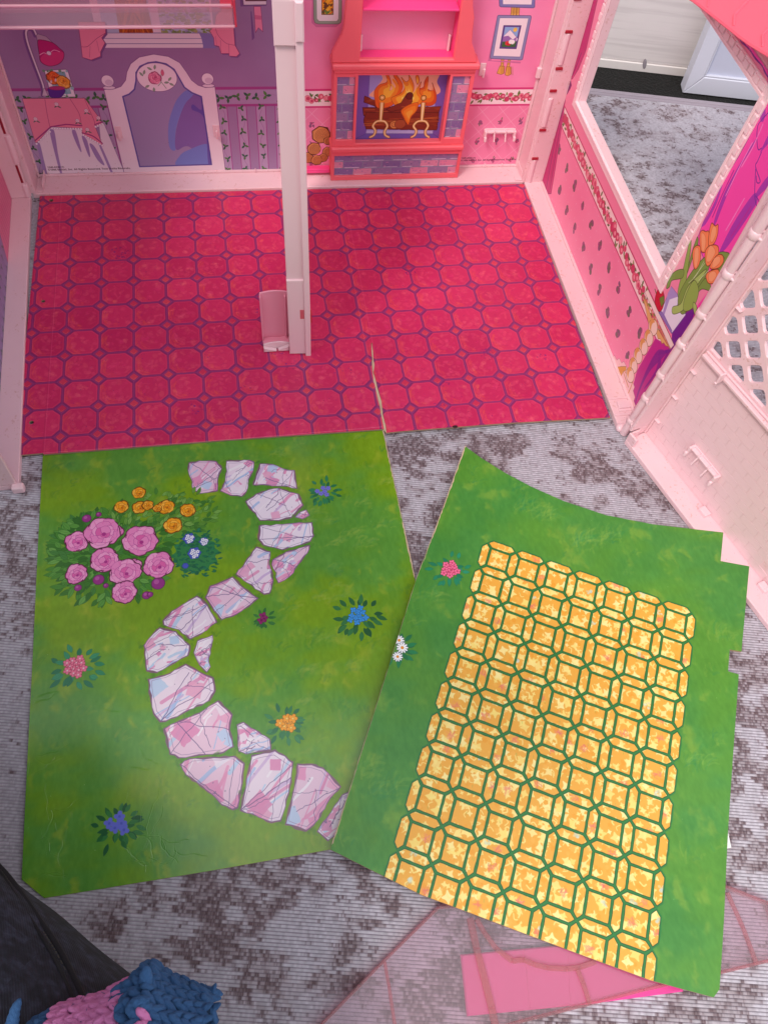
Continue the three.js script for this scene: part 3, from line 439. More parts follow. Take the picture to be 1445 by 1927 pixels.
  fillp(k, [45.3,150.8,53.0,155.7,68.4,156.8,70.1,153.2,66.5,147.1,58.9,142.5,50.4,141.5,44.6,146.0], '#d83a80', null, 0, true); line(k, [44.5,153.3,49.6,155.7,53.9,154.4,60.8,158.6,66.7,156.8], '#f4c0d8', 0.7); disc(k, 54.9,155.3, 2.4, '#e8d8e4', '#6a4878', 0.3);
  fillp(k, [44.8,136.1,68.2,137.5,70.0,136.0,71.1,105.3,44.1,104.6], '#efe4ec', '#5c4068', 0.5); fillp(k, [49.0,134.2,66.3,134.7,67.1,109.0,48.8,108.6], '#7fb0bc'); for (let q = 0; q < 40; q++) { const [ax, ay] = [58.0,120.8]; disc(k, ax + rr(-14, 14), ay + rr(-16, 16), rr(0.8, 2), pick(['#88b4c0', '#6a9a70', '#98c0c8'])); }
  rose(k, 53.1,127.2, 7.5, ['#f06a2a', '#f4853a', '#e0501c', '#a03410'], '#8a2c10'); rose(k, 61.5,122.7, 7.5, ['#f8a83a', '#fbc05a', '#f08a24', '#b05c14'], '#8a4a10'); for (const q of [[47.8,120.9], [53.1,122.8]]) leaf(k, q[0], q[1], 5, 3, 1.2, '#f8e0d8', '#a06070');
  fillp(k, [44.6,115.8,60.6,114.3,58.5,108.5,53.2,104.6,43.7,105.3,42.6,110.6], '#5a2c92', '#3a1a60', 0.4, true); disc(k, 53.1,115.7, 9, '#b83478', '#6a1c50', 0.3, 2.4);
  // white headboard with blue-violet panel and painted rose
  fillp(k, [105.7,2.2,104.3,113.7,116.6,114.6,124.0,117.2,130.6,124.5,133.8,134.0,139.8,143.4,150.2,150.7,166.5,154.1,182.4,151.4,193.9,144.4,199.9,133.7,204.5,124.0,211.4,117.8,219.3,115.0,230.3,115.8,232.4,-1.1], '#f0dde8', '#7c4c86', 0.6, false);
  for (const [x, y, u, v] of [[110.5,123.8, 110.5,115.8], [222.9,125.5, 222.9,117.4]]) { disc(k, u, v, 7, '#e8d4e2', '#7c4c86', 0.5, 2.2); disc(k, x, y, 6.8, '#f2e2ec', '#7c4c86', 0.5); disc(k, x + 1.2, y - 2, 4.4, '#dcc4d8', null, 0, 3.6); }
  const pan = [125.7,12.1,122.9,105.5,131.0,108.6,137.8,114.1,141.3,123.8,143.1,133.4,149.0,141.0,158.8,145.1,168.0,146.2,179.0,143.8,187.2,137.3,191.5,127.1,195.9,116.1,203.3,109.8,214.0,104.7,216.4,13.1];
  k.save(); path(k, pan); k.fillStyle = '#a08cb6'; k.fill(); k.clip(); fillp(k, [200.1,112.3,187.1,103.7,177.8,88.4,169.8,67.4,167.0,39.9,173.9,35.6,177.2,59.2,186.7,83.1,199.8,101.0,214.2,100.9], '#7a86cc', null, 0, true); fillp(k, [198.6,101.0,186.7,83.1,176.8,56.5,175.1,35.5,190.7,39.5,216.0,15.8,214.5,103.4], '#8468ac', null, 0, true);
  fillp(k, [217.0,13.1,173.2,13.1,177.7,26.9,190.2,35.2,215.0,41.8], '#7684cc', null, 0, true); fillp(k, [214.0,104.7,217.0,12.8,211.8,13.0,213.6,74.8,200.6,88.2,202.6,94.6,211.5,88.0], '#6454a8', null, 0, true); path(k, pan); k.strokeStyle = '#5a4c9c'; k.lineWidth = 3.2; k.stroke(); k.restore();
  const [ovx, ovy] = [166.1,127.5]; disc(k, ovx, ovy, 22.4, '#f2e2ea', '#7c4c86', 0.5, 16.8);
  for (const [x, y, a] of [[161.8,136.3, 2.6], [164.8,136.8, 1.3], [150.9,129.2, 2.2], [151.8,131.0, 1.2], [155.9,118.2, 3.6], [160.7,115.7, 4.6], [173.2,121.2, 0.1], [178.2,123.6, 0.8], [178.9,120.5, -0.5]]) leaf(k, x, y, 5.6, 3.4, a, '#94a890', '#5a7060', 0.25);
  line(k, [171.4,132.0,169.9,122.4,165.7,117.5], '#7a8a74', 0.6); line(k, [169.9,122.4,174.5,114.4], '#7a8a74', 0.6); rose(k, 163.4,126.7, 7, ['#e886a6', '#f0a2ba', '#dc6890', '#b03c70'], '#a03a68'); leaf(k, 172.7,129.0, 8, 5, 1.5, '#e0708e', '#a03a68', 0.3);
  // framed picture and ribbon beside the divider
  fillp(k, [266.6,217.8,295.1,218.1,294.5,206.0,266.7,205.2], '#7a5290'); fillp(k, [269.3,217.8,295.1,218.1,294.6,207.2,270.0,206.6], '#e8d8e4', '#5a3a68', 0.5); fillp(k, [272.1,217.9,295.1,218.1,294.8,210.8,272.2,210.7], '#5c2340'); fillp(k, [278.2,200.7,279.7,172.2,276.7,169.0,277.0,199.7], '#7a5290'); fillp(k, [280.9,205.3,288.4,205.3,289.4,178.5,284.5,183.0,281.1,177.6], '#f08cae', '#7a3060', 0.4); fillp(k, [281.1,196.6,288.6,195.6,288.9,191.5,281.2,192.0], '#d86a96');
  smallText(k, '1245-0339 (1)', 15.2,13.0, 3.4, 20); smallText(k, '©1996 Mattel, Inc. All Rights Reserved. Tous Droits Réservés.', 14.9,9.6, 3.4, 100);

  // living room
  const [, b0, , b1, , b2, , b3] = [586.9,112.4,587.4,109.8,591.5,90.9,592.0,88.6];
  k.fillStyle = '#f08ab2'; k.fillRect(303, 0, 340, b3);
  k.fillStyle = '#d8387e'; k.fillRect(303, b1, 340, b0 - b1); k.fillRect(303, b3, 340, b2 - b3); k.fillStyle = '#f8e4e8'; k.fillRect(303, b2, 340, b1 - b2);
  roseBorder(k, 304, 634, b2 + 2, b1 - 2);
  const [p0, q0, , , p1, q1] = [586.8,67.3,586.5,32.9,557.7,68.1], px = 27, py = 27.5;
  k.save(); k.beginPath(); k.rect(303, 0, 340, b3); k.clip();
  for (let i = -11; i < 6; i++) for (let j = -3; j < 3; j++) { const x = p0 + i * px + (j & 1 ? px * 0.5 * 0 : 0), y = q0 + j * py; sprig(k, x, y, 5); }
  for (let i = -16; i < 10; i++) { for (const sg of [-1, 1]) { const x = p0 + (i + 0.5) * px; k.globalAlpha = 0.8; line(k, [x - sg * px * 2.5, q0 - py * 2.5, x + sg * px * 2.5, q0 + py * 2.5], '#f9c0d6', 0.55, false); } } k.globalAlpha = 1; k.restore();
  // small framed flame picture
  const rrect = (p, f, s, w) => fillp(k, p, f, s, w, false); rrect([344.2,220.5,374.4,220.7,375.4,187.6,371.0,183.8,348.7,183.7,343.6,188.5], '#d870a0');
  fillp(k, [345.6,220.5,376.3,220.7,377.0,192.9,376.2,188.8,373.1,187.3,350.9,187.3,347.3,188.5,346.0,192.8], '#98a494', '#56604e', 0.5); fillp(k, [348.7,220.5,373.1,220.7,373.7,192.9,371.9,190.3,351.9,190.2,349.3,192.8], '#f4e4ea', '#7c8676', 0.4); fillp(k, [354.3,216.5,367.5,216.6,367.8,197.1,354.5,197.0], '#6a3a20');
  k.save(); path(k, [355.0,216.5,366.9,216.6,367.1,197.7,355.2,197.6]); k.clip(); for (let q = 0; q < 40; q++) { const [x, y] = [361.1,206.4]; fillp(k, ruffle(x + rr(-8, 8), y + rr(-9, 10), rr(1, 3.4), 4, 0.4), pick(['#f29a1c', '#f7c03a', '#e8701c', '#f4ad28']), null, 0, true); } for (let q = 0; q < 14; q++) { const [x, y] = [361.2,199.1]; disc(k, x + rr(-9, 9), y + rr(-3, 2), rr(0.8, 2), pick(['#6a8a3a', '#4f7a34', '#8a9a50'])); } k.restore();
  // two hanging pictures on a cord
  for (const l of [[571.8,205.6,572.7,197.9], [574.8,205.6,576.0,197.9], [578.3,205.6,579.6,197.9], [572.2,147.6,573.2,139.9], [580.8,147.3,581.0,139.2]]) { line(k, l, '#8a5a1c', 3.6); line(k, l, '#e8b05c', 2.6); for (let t = 0; t < 6; t++) line(k, [l[0] + (l[2] - l[0]) * t / 6 - 1.2, l[1] + (l[3] - l[1]) * t / 6, l[0] + (l[2] - l[0]) * t / 6 + 1.2, l[1] + (l[3] - l[1]) * t / 6 + 1.4], '#a06a24', 0.4); }
  for (const f of [[570.5,139.3,576.1,138.9,577.4,130.1,574.3,128.7,568.6,130.4], [579.3,138.4,584.4,138.0,586.7,129.5,583.7,127.0,579.4,128.3]]) { fillp(k, f, '#e6a850', '#8a5a1c', 0.5); for (let i = 0; i < 5; i++) line(k, [f[0] + 1 + i * 1.6, f[1], f[6] + i * 1.4, f[7] + 1], '#a06a24', 0.35); }
  fillp(k, [555.3,192.6,557.6,192.6,558.6,145.9,596.0,144.4,595.3,142.2,554.5,145.3], '#d070a0');
  fillp(k, [556.6,197.5,595.0,197.3,596.2,195.5,597.0,147.2,595.0,146.3,557.2,148.3,556.3,150.4,555.9,196.4], '#8d8cb8', '#4a4878', 0.6); fillp(k, [558.9,194.8,593.2,194.6,593.5,150.0,559.8,151.2], '#f4e2ea', '#6a689a', 0.5); fillp(k, [565.4,186.3,586.3,186.3,586.3,159.7,565.9,160.2], '#5a3c8c', '#3a2460', 0.5);
  fillp(k, [567.3,184.7,584.5,184.6,584.4,161.7,567.8,162.0], '#8fb0e0'); fillp(k, [567.9,174.8,574.2,181.6,585.5,171.5,584.7,166.9,567.7,166.9], '#f2e4ee', '#6a4a90', 0.3); fillp(k, [567.5,173.7,573.3,174.9,579.7,170.3,583.8,173.7,584.4,165.7,567.7,164.6], '#9a6ab0'); fillp(k, [567.5,168.0,584.9,168.6,584.7,161.6,567.8,161.8], '#3c6a3c'); for (const [x, y, c] of [[573.9,166.3, '#e03a3a'], [575.9,165.7, '#c82c34'], [577.8,168.0, '#f4f0f0'], [580.3,167.5, '#f4f0f0']]) disc(k, x, y, 2.6, c); disc(k, 580.2,181.6, 2.4, '#f4c050');
  fillp(k, [552.5,220.2,594.5,220.5,597.5,206.8,595.9,205.7,557.6,206.6,555.9,207.6], '#7d78b4', '#4a4878', 0.6); fillp(k, [557.1,220.2,591.6,220.5,593.3,209.1,559.4,209.3], '#f4e2ea', '#6a689a', 0.4);
  // stacked logs
  const log = (x, y, r) => { fillp(k, ruffle(x, y, r * 1.06, 7, 0.05), '#5a2a18'); fillp(k, ruffle(x, y, r * 0.93, 7, 0.04), '#d8935a'); for (let i = 1; i < 6; i++) disc(k, x + r * 0.08, y - r * 0.05, r * 0.15 * i, null, '#8c4c2a', 0.5, r * 0.14 * i, 0.2 * i); for (let i = 0; i < 8; i++) line(k, [x + rr(-0.6, 0.6) * r, y + rr(-0.6, 0.6) * r, x + rr(-0.6, 0.6) * r, y + rr(-0.6, 0.6) * r], '#b8744a', 0.3); };
  for (const [x, y, r] of [[337.9,20.8, 8], [364.1,28.7, 6.8], [358.5,20.3, 6], [350.1,17.3, 7.2], [355.6,52.5, 11.6], [364.5,44.1, 5.6], [346.6,33.3, 8.8]]) log(x, y, r);
  smallText(k, '1245-0360 (1)', 542.8,14.5, 3.2, 20); smallText(k, '©1996 Mattel, Inc. All Rights Reserved. Tous Droits Réservés.', 543.0,11.0, 3.2, 96);
  k.globalAlpha = 0.5; for (let q = 0; q < 90; q++) disc(k, rr(0, 634), rr(4, 60), rr(0.15, 0.5), pick(['#7a5048', '#8a6058'])); k.globalAlpha = 1;
}

// ---------------------------------------------------------------- print: fire, bricks
const fireA = printArea(376, 36, 512, 150, 6, true);
{
  const k = fireA.ctx, A = fireA; k.fillStyle = '#7a5cb4'; k.fillRect(370, 30, 150, 130);
  fillp(k, [411.2,136.4,492.9,136.0,497.6,60.5,411.7,60.4], '#a49ad8', '#5c4a9a', 0.4); fillp(k, [411.6,62.7,496.8,61.3,497.3,57.2,411.2,58.6], '#bcb4e4'); fillp(k, [398.8,52.3,411.8,58.9,497.3,57.2,507.6,50.4], '#6f5cb8', '#4a3a8c', 0.4);
  fillp(k, [428.8,138.9,489.9,138.6,493.7,125.2,493.9,108.7,417.8,106.6,419.7,117.6,426.9,128.3], '#f4b090', null, 0, true);
  const logp = (p) => { fillp(k, jag(p, 0.4, 3), '#84301c', '#3c120c', 0.6); const [cx, cy] = centroid(p); k.save(); path(k, p); k.clip(); for (let q = 0; q < 26; q++) { k.globalAlpha = 0.7; const x = cx + rr(-50, 50), y = cy + rr(-9, 9); line(k, [x, y, x + rr(6, 18), y + rr(-1, 1)], pick(['#b8502a', '#5c1c12', '#a04024', '#d07038']), rr(0.3, 0.9)); } k.restore(); };
  logp([406.9,108.1,420.8,101.7,449.4,87.9,447.0,83.5,406.0,100.4]); logp([405.0,93.4,503.0,93.7,500.8,84.3,407.0,82.6]);
  const flame = (p, c1, c2, c3) => { fillp(k, p, c1, '#a03a14', 0.5, true); const [cx, cy] = centroid(p); fillp(k, p.map((v, i) => (i % 2 ? cy : cx) + (v - (i % 2 ? cy : cx)) * 0.72 - (i % 2 ? 1 : 0)), c2, null, 0, true); fillp(k, p.map((v, i) => (i % 2 ? cy : cx) + (v - (i % 2 ? cy : cx)) * 0.4 - (i % 2 ? 2 : 0)), c3, null, 0, true); };
  flame([418.6,114.9,423.4,121.6,432.5,125.6,430.4,135.0,434.6,132.3,438.0,122.9,436.7,114.7,443.9,117.4,446.1,122.8,439.9,132.3,442.3,134.6,451.5,122.8,451.1,113.2,445.2,103.5,440.4,95.1,424.2,92.5,419.3,103.8], '#e8641c', '#f08c24', '#f7b83a');
  flame([478.1,125.3,481.4,132.0,482.9,125.3,481.9,117.1,490.4,114.3,487.8,123.9,490.6,118.4,495.0,108.7,495.3,98.8,487.5,94.6,473.1,99.0,469.9,114.4,477.6,118.5], '#d8501c', '#e8741e', '#f29a2c');
  flame([439.6,105.0,450.0,110.5,454.6,118.7,449.3,130.9,455.2,125.5,459.0,128.1,458.4,133.5,465.0,122.7,466.0,113.1,462.7,106.2,469.8,115.8,474.1,125.3,473.5,113.0,479.5,103.2,473.6,94.7,466.0,87.6,463.7,70.1,455.3,83.4,451.3,96.4,445.9,95.1], '#ee8420', '#f7b234', '#fcd968');
  flame([466.7,130.8,469.1,133.4,471.9,126.7,469.8,122.0], '#e8741e', '#f4a02c', '#f7c04a');
  logp([433.9,90.9,452.4,99.2,458.1,110.4,464.3,110.3,466.0,100.5,460.0,92.0,441.1,88.0]); disc(k, 461.8,107.8, 4.4, '#6a2416', '#2c0c08', 0.5);
  logp([409.5,86.9,501.3,85.8,502.0,75.5,501.7,62.0,410.8,64.9,407.3,76.8]);
  for (let q = 0; q < 10; q++) line(k, [408.8,75.3, 501.4,74.7].map((v, i) => v + (i % 2 ? rr(-7, 6) : rr(-3, 3))), pick(['#d88a3c', '#5c1c12', '#c8642c']), rr(0.3, 0.8), false);
  flame([453.4,89.2,462.3,96.3,473.1,99.0,472.9,89.0,466.8,80.4,464.0,70.1,457.0,80.5], '#e8701c', '#f08a24', '#f4a83a');
  disc(k, 446.8,70.3, 6, '#d88a4a', '#6a2c14', 0.5, 5.4); disc(k, 446.1,70.6, 3, null, '#8a4420', 0.5); disc(k, 453.8,71.0, 7, '#a8502c', '#5c2010', 0.4, 6);
  for (const dx of [0, 1]) { // brass fire dogs
    const o = dx ? [479.7,104.9,480.0,98.9,480.8,75.0,475.3,73.9,471.3,68.2,475.3,61.6,474.1,55.6,470.1,52.9,486.2,73.8,489.8,67.9,487.2,60.7,488.8,55.3,492.9,52.5] : [428.4,105.8,428.5,99.5,428.7,75.8,423.4,74.7,419.5,69.0,423.0,62.5,421.4,56.5,416.8,53.8,434.1,74.5,437.7,68.7,434.9,61.5,436.1,56.2,440.9,53.4];
    for (const [c, w] of [['#6a3a14', 4.3], ['#e6ac5c', 3.3], ['#fae2b4', 1.2]]) { line(k, [o[4], o[5], ...o.slice(6, 16)], c, w * 0.85); line(k, [o[4], o[5], ...o.slice(16)], c, w * 0.85); fillp(k, [o[2] - w * 0.75, o[3], o[2] + w * 0.75, o[3], o[4] + w * 0.5, o[5], o[4] - w * 0.5, o[5]], c); disc(k, o[0], o[1], w * 0.85, c); }
  }
}
function brickPrint(w, h, ppm, rows, n, cols) { // sticker of painted bricks
  const A = printArea(0, 0, w, h, ppm, true), k = A.ctx; k.fillStyle = '#8c86a4'; k.fillRect(0, 0, w, h); const bh = h / rows;
  for (let j = 0; j < rows; j++) { const bw = w / n; for (let i = -1; i <= n; i++) { const x = (i + (j % 2 ? 0.5 : 0)) * bw, y = j * bh, c = pick(cols); fillp(k, jag([x + 0.7, y + 0.8, x + bw - 0.7, y + 0.8, x + bw - 0.7, y + bh - 0.6, x + 0.7, y + bh - 0.6], 0.25, 3), c); for (let q = 0; q < 12; q++) { k.globalAlpha = rr(0.1, 0.4); disc(k, x + rr(1, bw - 1), y + rr(1, bh - 1), rr(0.5, 2), pick(['#7c5aa8', '#b87ac0', '#e8a0c0', '#6a4c9c']), null, 0, rr(0.3, 1.2)); } k.globalAlpha = 0.8; line(k, jag([x + rr(1, 3), y + 1, x + bw * rr(0.4, 0.9), y + 1.1], 0.2, 2), '#f0e0f0', rr(0.3, 0.9), false); k.globalAlpha = 1; if (rnd() < 0.6) disc(k, x + rr(2, bw - 2), y + rr(2, bh - 2), 0.5, '#4a2c68'); } }
  return A;
}
const BRICKS = ['#8c70a4', '#9c7ca4', '#e08aa8', '#846a9c', '#dc90ac', '#9478a2'];
const brickPillarA = brickPrint(27, 86, 7, 7, 1.5, BRICKS), brickBaseA = brickPrint(150, 30, 7, 3, 6.5, BRICKS);

// ---------------------------------------------------------------- print: right wall with curtains, tulips and window box (x = depth, y = height)
const sideA = printArea(-12, 0, 412, 372, 3.4, true);
{
  const k = sideA.ctx, A = sideA;
  wash(A, 0.7, (x, y) => { const n = fbm(x / 40, y / 40, 81, 3) - 0.5; return [246 + 10 * n, 140 + 24 * n, 178 + 18 * n]; });
  const [, u0, , l0] = [77.1,111.8,68.5,90.3];
  k.fillStyle = '#f48cae'; k.fillRect(-12, u0, 430, 300);
  k.fillStyle = '#f6dcdc'; k.fillRect(-12, l0, 430, u0 - l0); k.fillStyle = '#c23468'; k.fillRect(-12, l0 - 1, 430, 1.6); k.fillRect(-12, u0 - 0.6, 430, 1.6);
  roseBorder(k, -12, 400, l0 + 1, u0 - 1);
  for (let x = -10; x < 400; x += 15) for (let y = 10; y < l0 - 4; y += 15) disc(k, x + (Math.round(y / 15) % 2 ? 7.5 : 0), y, 0.7, '#f8c0d4');
  for (const [x, y] of [[91.3,31.2], [127.1,66.3], [126.2,31.0], [161.8,66.1], [162.7,31.5], [196.6,66.5], [195.9,31.2], [232.1,65.5], [231.3,30.2], [266.5,66.1], [265.6,29.7], [303.2,67.0], [301.1,31.0], [336.7,69.3], [335.2,32.2], [21.8,65.8], [58.2,66.3], [90.6,66.8], [56.4,34.0]])
    for (const [dx, c] of [[0, 0]]) { for (let q = 0; q < 9; q++) disc(k, x + rr(-2.6, 2.6), y + rr(-4.4, 4.4), rr(1.8, 3.4), pick(['#96507e', '#84587c', '#7c6a6a', '#a04a80', '#6e6a5c']), '#6c3a64', 0.2); leaf(k, x, y, 5, 2.6, 1.9, '#6a6a58', null); leaf(k, x, y, 5, 2.6, 4.6, '#74705c', null); }
  // left curtain, tied back
  const lc = [-12, 372, 15.4,189.1,15.0,184.0,10.3,162.8,1.5,146.1,-5.8,142.0,4.5,140.0,-3.8,121.6,0.2,114.9,9.5,91.8,15.8,73.6,25.9,44.2,35.4,12.8, 9.6,-8.0, -12, 20];
  fillp(k, lc, '#c21c72', '#6e1450', 0.5); fillp(k, [-7.0,140.6,3.8,139.2,-0.1,127.4,-5.3,119.8,-7.6,115.6], '#84206e', null, 0, true);
  for (const l of [[5.7,178.9,1.1,157.1,-3.9,143.8], [-2.2,113.4,2.2,68.4,17.1,5.6], [-0.5,105.2,10.7,70.2,27.6,13.5]]) { line(k, l, '#8c1468', 1.4); line(k, l.map((v, i) => v + (i % 2 ? 0 : 3)), '#d8388a', 1); }
  // right curtain
  const rc = [351.1,334.7,351.6,322.6,350.5,287.4,346.8,261.0,347.9,219.8,350.5,206.1, 350.2,208.1,350.3,202.4,407.3,196.6,411.9,241.3, 412, 240, 412, 372, 325.6,357.2];
  fillp(k, [351.1,334.7,350.5,287.4,347.9,219.8,353.2,197.9, 350.3,203.8,350.4,191.0,352.3,168.6,339.2,139.1,334.7,143.1,335.4,231.7], '#f6a8bc');
  fillp(k, [-12, 372, 279.0,344.9,291.8,345.7,312.1,346.6,325.7,347.2,339.4,345.9, 352.6,335.1, 412, 300, 412, 372], '#ff50b8', '#7c1c86', 0.5);
  fillp(k, rc, '#ff4cb0', '#7c1c86', 0.5);
  fillp(k, [410.4,242.5,400.4,217.6,400.0,189.7,395.3,163.6,383.9,141.0,393.4,105.8,393.3,56.2,388.2,3.5, 412, -5, 412, 250], '#fb44ac');
  const fold = (p, c = '#a038b0') => { k.globalAlpha = 0.85; fillp(k, p, c, null, 0, true); k.globalAlpha = 1; };
  fold([360.0,310.3,360.2,302.4,358.4,278.4,360.5,254.5,364.4,230.4,360.2,232.6,355.7,253.4,355.4,273.7,357.4,293.4]); fold([390.1,282.1,386.5,266.8,384.7,244.2,386.8,219.3,391.9,228.0,395.1,250.1,397.4,271.5,397.5,280.3]);
  fold([346.8,261.0,349.4,237.8,347.9,217.0,352.1,221.8,352.6,243.1]); fold([371.1,319.9,372.0,305.8,374.0,310.6,375.6,316.3]); fold([394.4,300.9,391.4,285.5,393.2,279.5,396.4,285.7,399.7,296.5]); fold([350.1,330.3,353.1,321.4,357.5,322.0,356.0,327.6]);
  for (const l of [[358.5,330.3,354.6,320.1,354.7,315.7,360.8,309.6,368.3,305.6,371.1,308.7], [373.4,306.8,374.4,299.4,374.2,296.3,377.6,294.6,388.8,292.0,386.0,288.8,381.5,291.4], [376.9,294.1,385.4,285.9,393.2,279.5,401.4,277.1,398.9,281.4,392.4,281.3], [279.4,344.6,284.6,344.9,287.8,344.5,301.7,346.5,312.8,346.0,325.7,347.2,330.9,346.1,339.4,345.9]]) line(k, l, '#5c2a94', 0.7, true);
  for (const l of [[300.7,349.5,301.7,346.5], [326.6,353.8,327.6,347.7]]) line(k, l, '#f8a0d4', 0.8);
  for (const l of [[357.9,304.3,357.6,281.5,358.9,255.8], [381.8,270.7,381.1,252.1,380.3,237.8], [359.0,320.8,361.0,301.7,359.9,284.3]]) line(k, l, '#ff8cd2', 1.1);
  for (const l of [[353.0,275.7,354.1,252.2,356.1,232.1], [393.7,272.3,391.9,252.8,390.4,239.4]]) line(k, l, '#c02a9a', 1.3);
  // dark gathered cloth below the box
  const dk = [394.4,164.3,384.4,148.1,386.6,138.6,380.6,118.8,394.3,106.7,384.8,101.9,363.9,89.8,363.7,79.3,361.7,37.8,369.1,15.0,388.2,3.5, 412, -10, 433.1,174.7];
  fillp(k, dk, '#c22890'); fillp(k, [395.3,163.6,385.4,145.8,381.5,118.0,393.4,105.8,379.1,86.6,380.2,82.2,393.7,100.7,400.3,147.6], '#6a1f92', null, 0, false);
  for (const p of [[376.4,85.6,374.6,58.5,379.6,23.4,386.0,9.6,381.3,29.7,381.1,60.0,389.6,94.3], [382.0,84.1,388.2,68.0,385.8,37.1,389.8,52.1,391.3,79.3], [389.9,107.4,390.9,86.4,394.5,69.4,396.2,88.5]]) fold(p, '#7d2090');
  // plaited gold rope and pale tassel
  fillp(k, [311.1,-3.8,312.4,8.1,321.0,9.1,323.0,14.9,331.4,15.8,333.2,20.8,340.9,22.2,348.3,22.1,358.8,22.0,370.9,21.4,371.6,16.1,379.6,14.6,380.9,9.9,387.8,9.4, 376.1,-18.3,333.8,-22.5], '#f6c8cc', '#a86a80', 0.4);
  fillp(k, [325.2,1.4,332.9,11.9,341.3,21.4,344.2,18.7,340.7,12.2,341.3,1.6,334.0,3.3], '#dc9a3c', '#8a5a1c', 0.4); for (const l of [[340.7,12.2,361.3,10.1], [342.5,15.4,360.0,18.5], [344.8,20.5,362.2,23.5,366.7,2.7]]) line(k, l, '#c88a3a', 1.2);
  fillp(k, [313.2,99.3,324.8,99.9,345.6,97.3,342.8,89.0,329.5,93.8], '#e2b070', '#8a5a1c', 0.4); fillp(k, [355.0,96.0,362.3,99.9,387.4,102.9,383.6,99.7,378.7,99.0,377.0,95.4,371.2,96.5,368.0,93.1], '#e2b070', '#8a5a1c', 0.4);
  for (const [x, y] of [[352.2,93.2], [353.8,79.1], [353.0,65.0], [351.6,49.8], [352.0,34.7], [354.5,22.3]]) { disc(k, x, y, 9.6, '#f4d4c4', '#7a4a1c', 0.6, 8.2, 0.5); disc(k, x - 3.4, y + 0.5, 5.4, '#e0a058', null, 0, 6.4, 0.5); disc(k, x + 2.2, y, 5.6, '#f6d8cc', null, 0, 6.4, 0.5); }
  // window ledge, box, red bud, tulips
  fillp(k, [313.5,104.5,316.4,111.1,394.0,112.1,392.6,104.9], '#f4ddd8', '#9a6a70', 0.5, false); line(k, [320.0,100.5,391.8,104.0], '#c89858', 1.2, false);
  fillp(k, [348.9,145.2,366.0,148.9,372.9,136.7,380.7,146.8,387.6,146.3,382.8,116.8,349.7,111.2,351.0,125.3], '#e8e0f4', '#5c4a9a', 0.6); fillp(k, [348.9,145.2,348.7,136.6,355.6,116.1,382.4,117.2,378.0,117.9,359.2,118.0,355.4,134.6,366.0,148.9], '#a894d0', null); fillp(k, [349.3,111.6,353.4,116.5,381.0,118.4,382.4,115.5], '#8c78bc', '#5c4a9a', 0.4);
  fillp(k, [336.3,112.8,331.7,123.8,337.3,130.8,347.3,128.6,352.0,119.4,348.8,112.0], '#c81c34', '#5c0c1c', 0.5, true); fillp(k, [340.1,121.6,344.6,129.3,350.1,126.1,349.2,118.5], '#6a8a34', '#2c4a1c', 0.4); for (const l of [[331.7,120.4,327.0,121.1], [337.3,129.1,337.9,134.3]]) line(k, l, '#4a6a24', 1.2);
  const G = ['#8fb052', '#7a9e48', '#a6c46a'], lf = (p, c) => fillp(k, p, c, '#2c3c1c', 0.5, true);
  lf([342.3,195.1,347.0,193.9,360.8,173.2,375.1,148.7,362.1,149.3,352.3,171.7], G[0]); lf([349.9,205.0,355.2,202.3,357.1,190.9,360.8,173.2,353.8,188.0], G[1]); lf([353.6,170.5,344.1,160.4,340.1,148.1,342.8,137.6,346.4,142.5,345.5,149.8,357.5,164.0], G[1]);
  lf([399.9,202.9,400.5,227.3,392.0,224.7,384.4,216.1,396.4,221.0,387.7,197.6], G[1]); lf([365.6,147.7,365.7,177.7,373.9,204.1,384.4,200.4,387.2,176.1,387.6,152.8,380.5,140.9], G[1]); lf([384.7,176.9,388.0,192.0,401.5,191.1,399.4,187.6,389.5,179.8,386.1,165.8], G[1]);
  lf([382.2,197.0,382.1,180.5,378.0,161.1,381.1,146.5,370.9,130.5,365.1,134.0,373.4,147.1,371.1,167.2], G[2]); lf([374.1,176.2,374.8,155.0,382.8,146.5,392.1,160.5,387.2,176.1], G[0]); lf([388.7,163.5,396.0,164.3,398.9,157.6,391.4,159.8], G[2]);
  for (const l of [[374.1,198.5,373.9,182.0,369.3,168.7], [386.0,199.0,380.4,182.0], [376.5,199.2,372.4,177.6]]) line(k, l, '#dfe8c8', 0.45);
  const tulip = (p, q) => { fillp(k, p, '#f98a56', '#6a2c14', 0.6, true); fillp(k, q, '#fca878', '#d8602e', 0.35, true); };
  tulip([351.0,210.1,352.2,214.6,357.0,217.2,361.0,220.4,368.7,213.8,371.3,209.0,366.7,202.1,359.3,203.0], [353.5,210.8,355.9,214.1,362.4,212.6,367.4,205.6,364.2,202.9]); tulip([358.8,227.5,365.1,229.9,367.7,233.3,373.5,227.4,374.9,219.0,370.0,212.7,363.0,218.7], [362.8,226.7,366.7,229.9,371.5,225.7,371.8,217.8,367.0,217.9]);
  tulip([354.1,191.2,353.2,197.1,357.3,202.0,361.8,202.2,369.4,194.3,369.6,185.7,364.7,184.3], [355.3,195.2,358.2,199.8,365.2,195.1,368.8,186.4,363.8,186.5]); tulip([369.8,204.9,370.4,212.4,377.2,219.6,382.6,221.4,387.5,216.0,384.9,205.2,379.7,199.1], [371.2,211.7,375.0,216.3,382.1,215.5,381.8,205.3,376.4,201.9]);
  tulip([384.3,203.2,385.6,215.0,391.8,221.1,397.3,219.0,396.3,211.1,388.2,202.4], [384.7,210.7,389.0,217.3,393.7,215.8,391.5,207.5,387.8,204.1]); tulip([385.5,194.1,391.6,204.7,397.6,209.4,402.1,204.9,399.2,195.7,392.4,190.9], [388.5,196.9,392.5,204.0,398.3,204.3,397.2,196.0,392.7,193.3]);
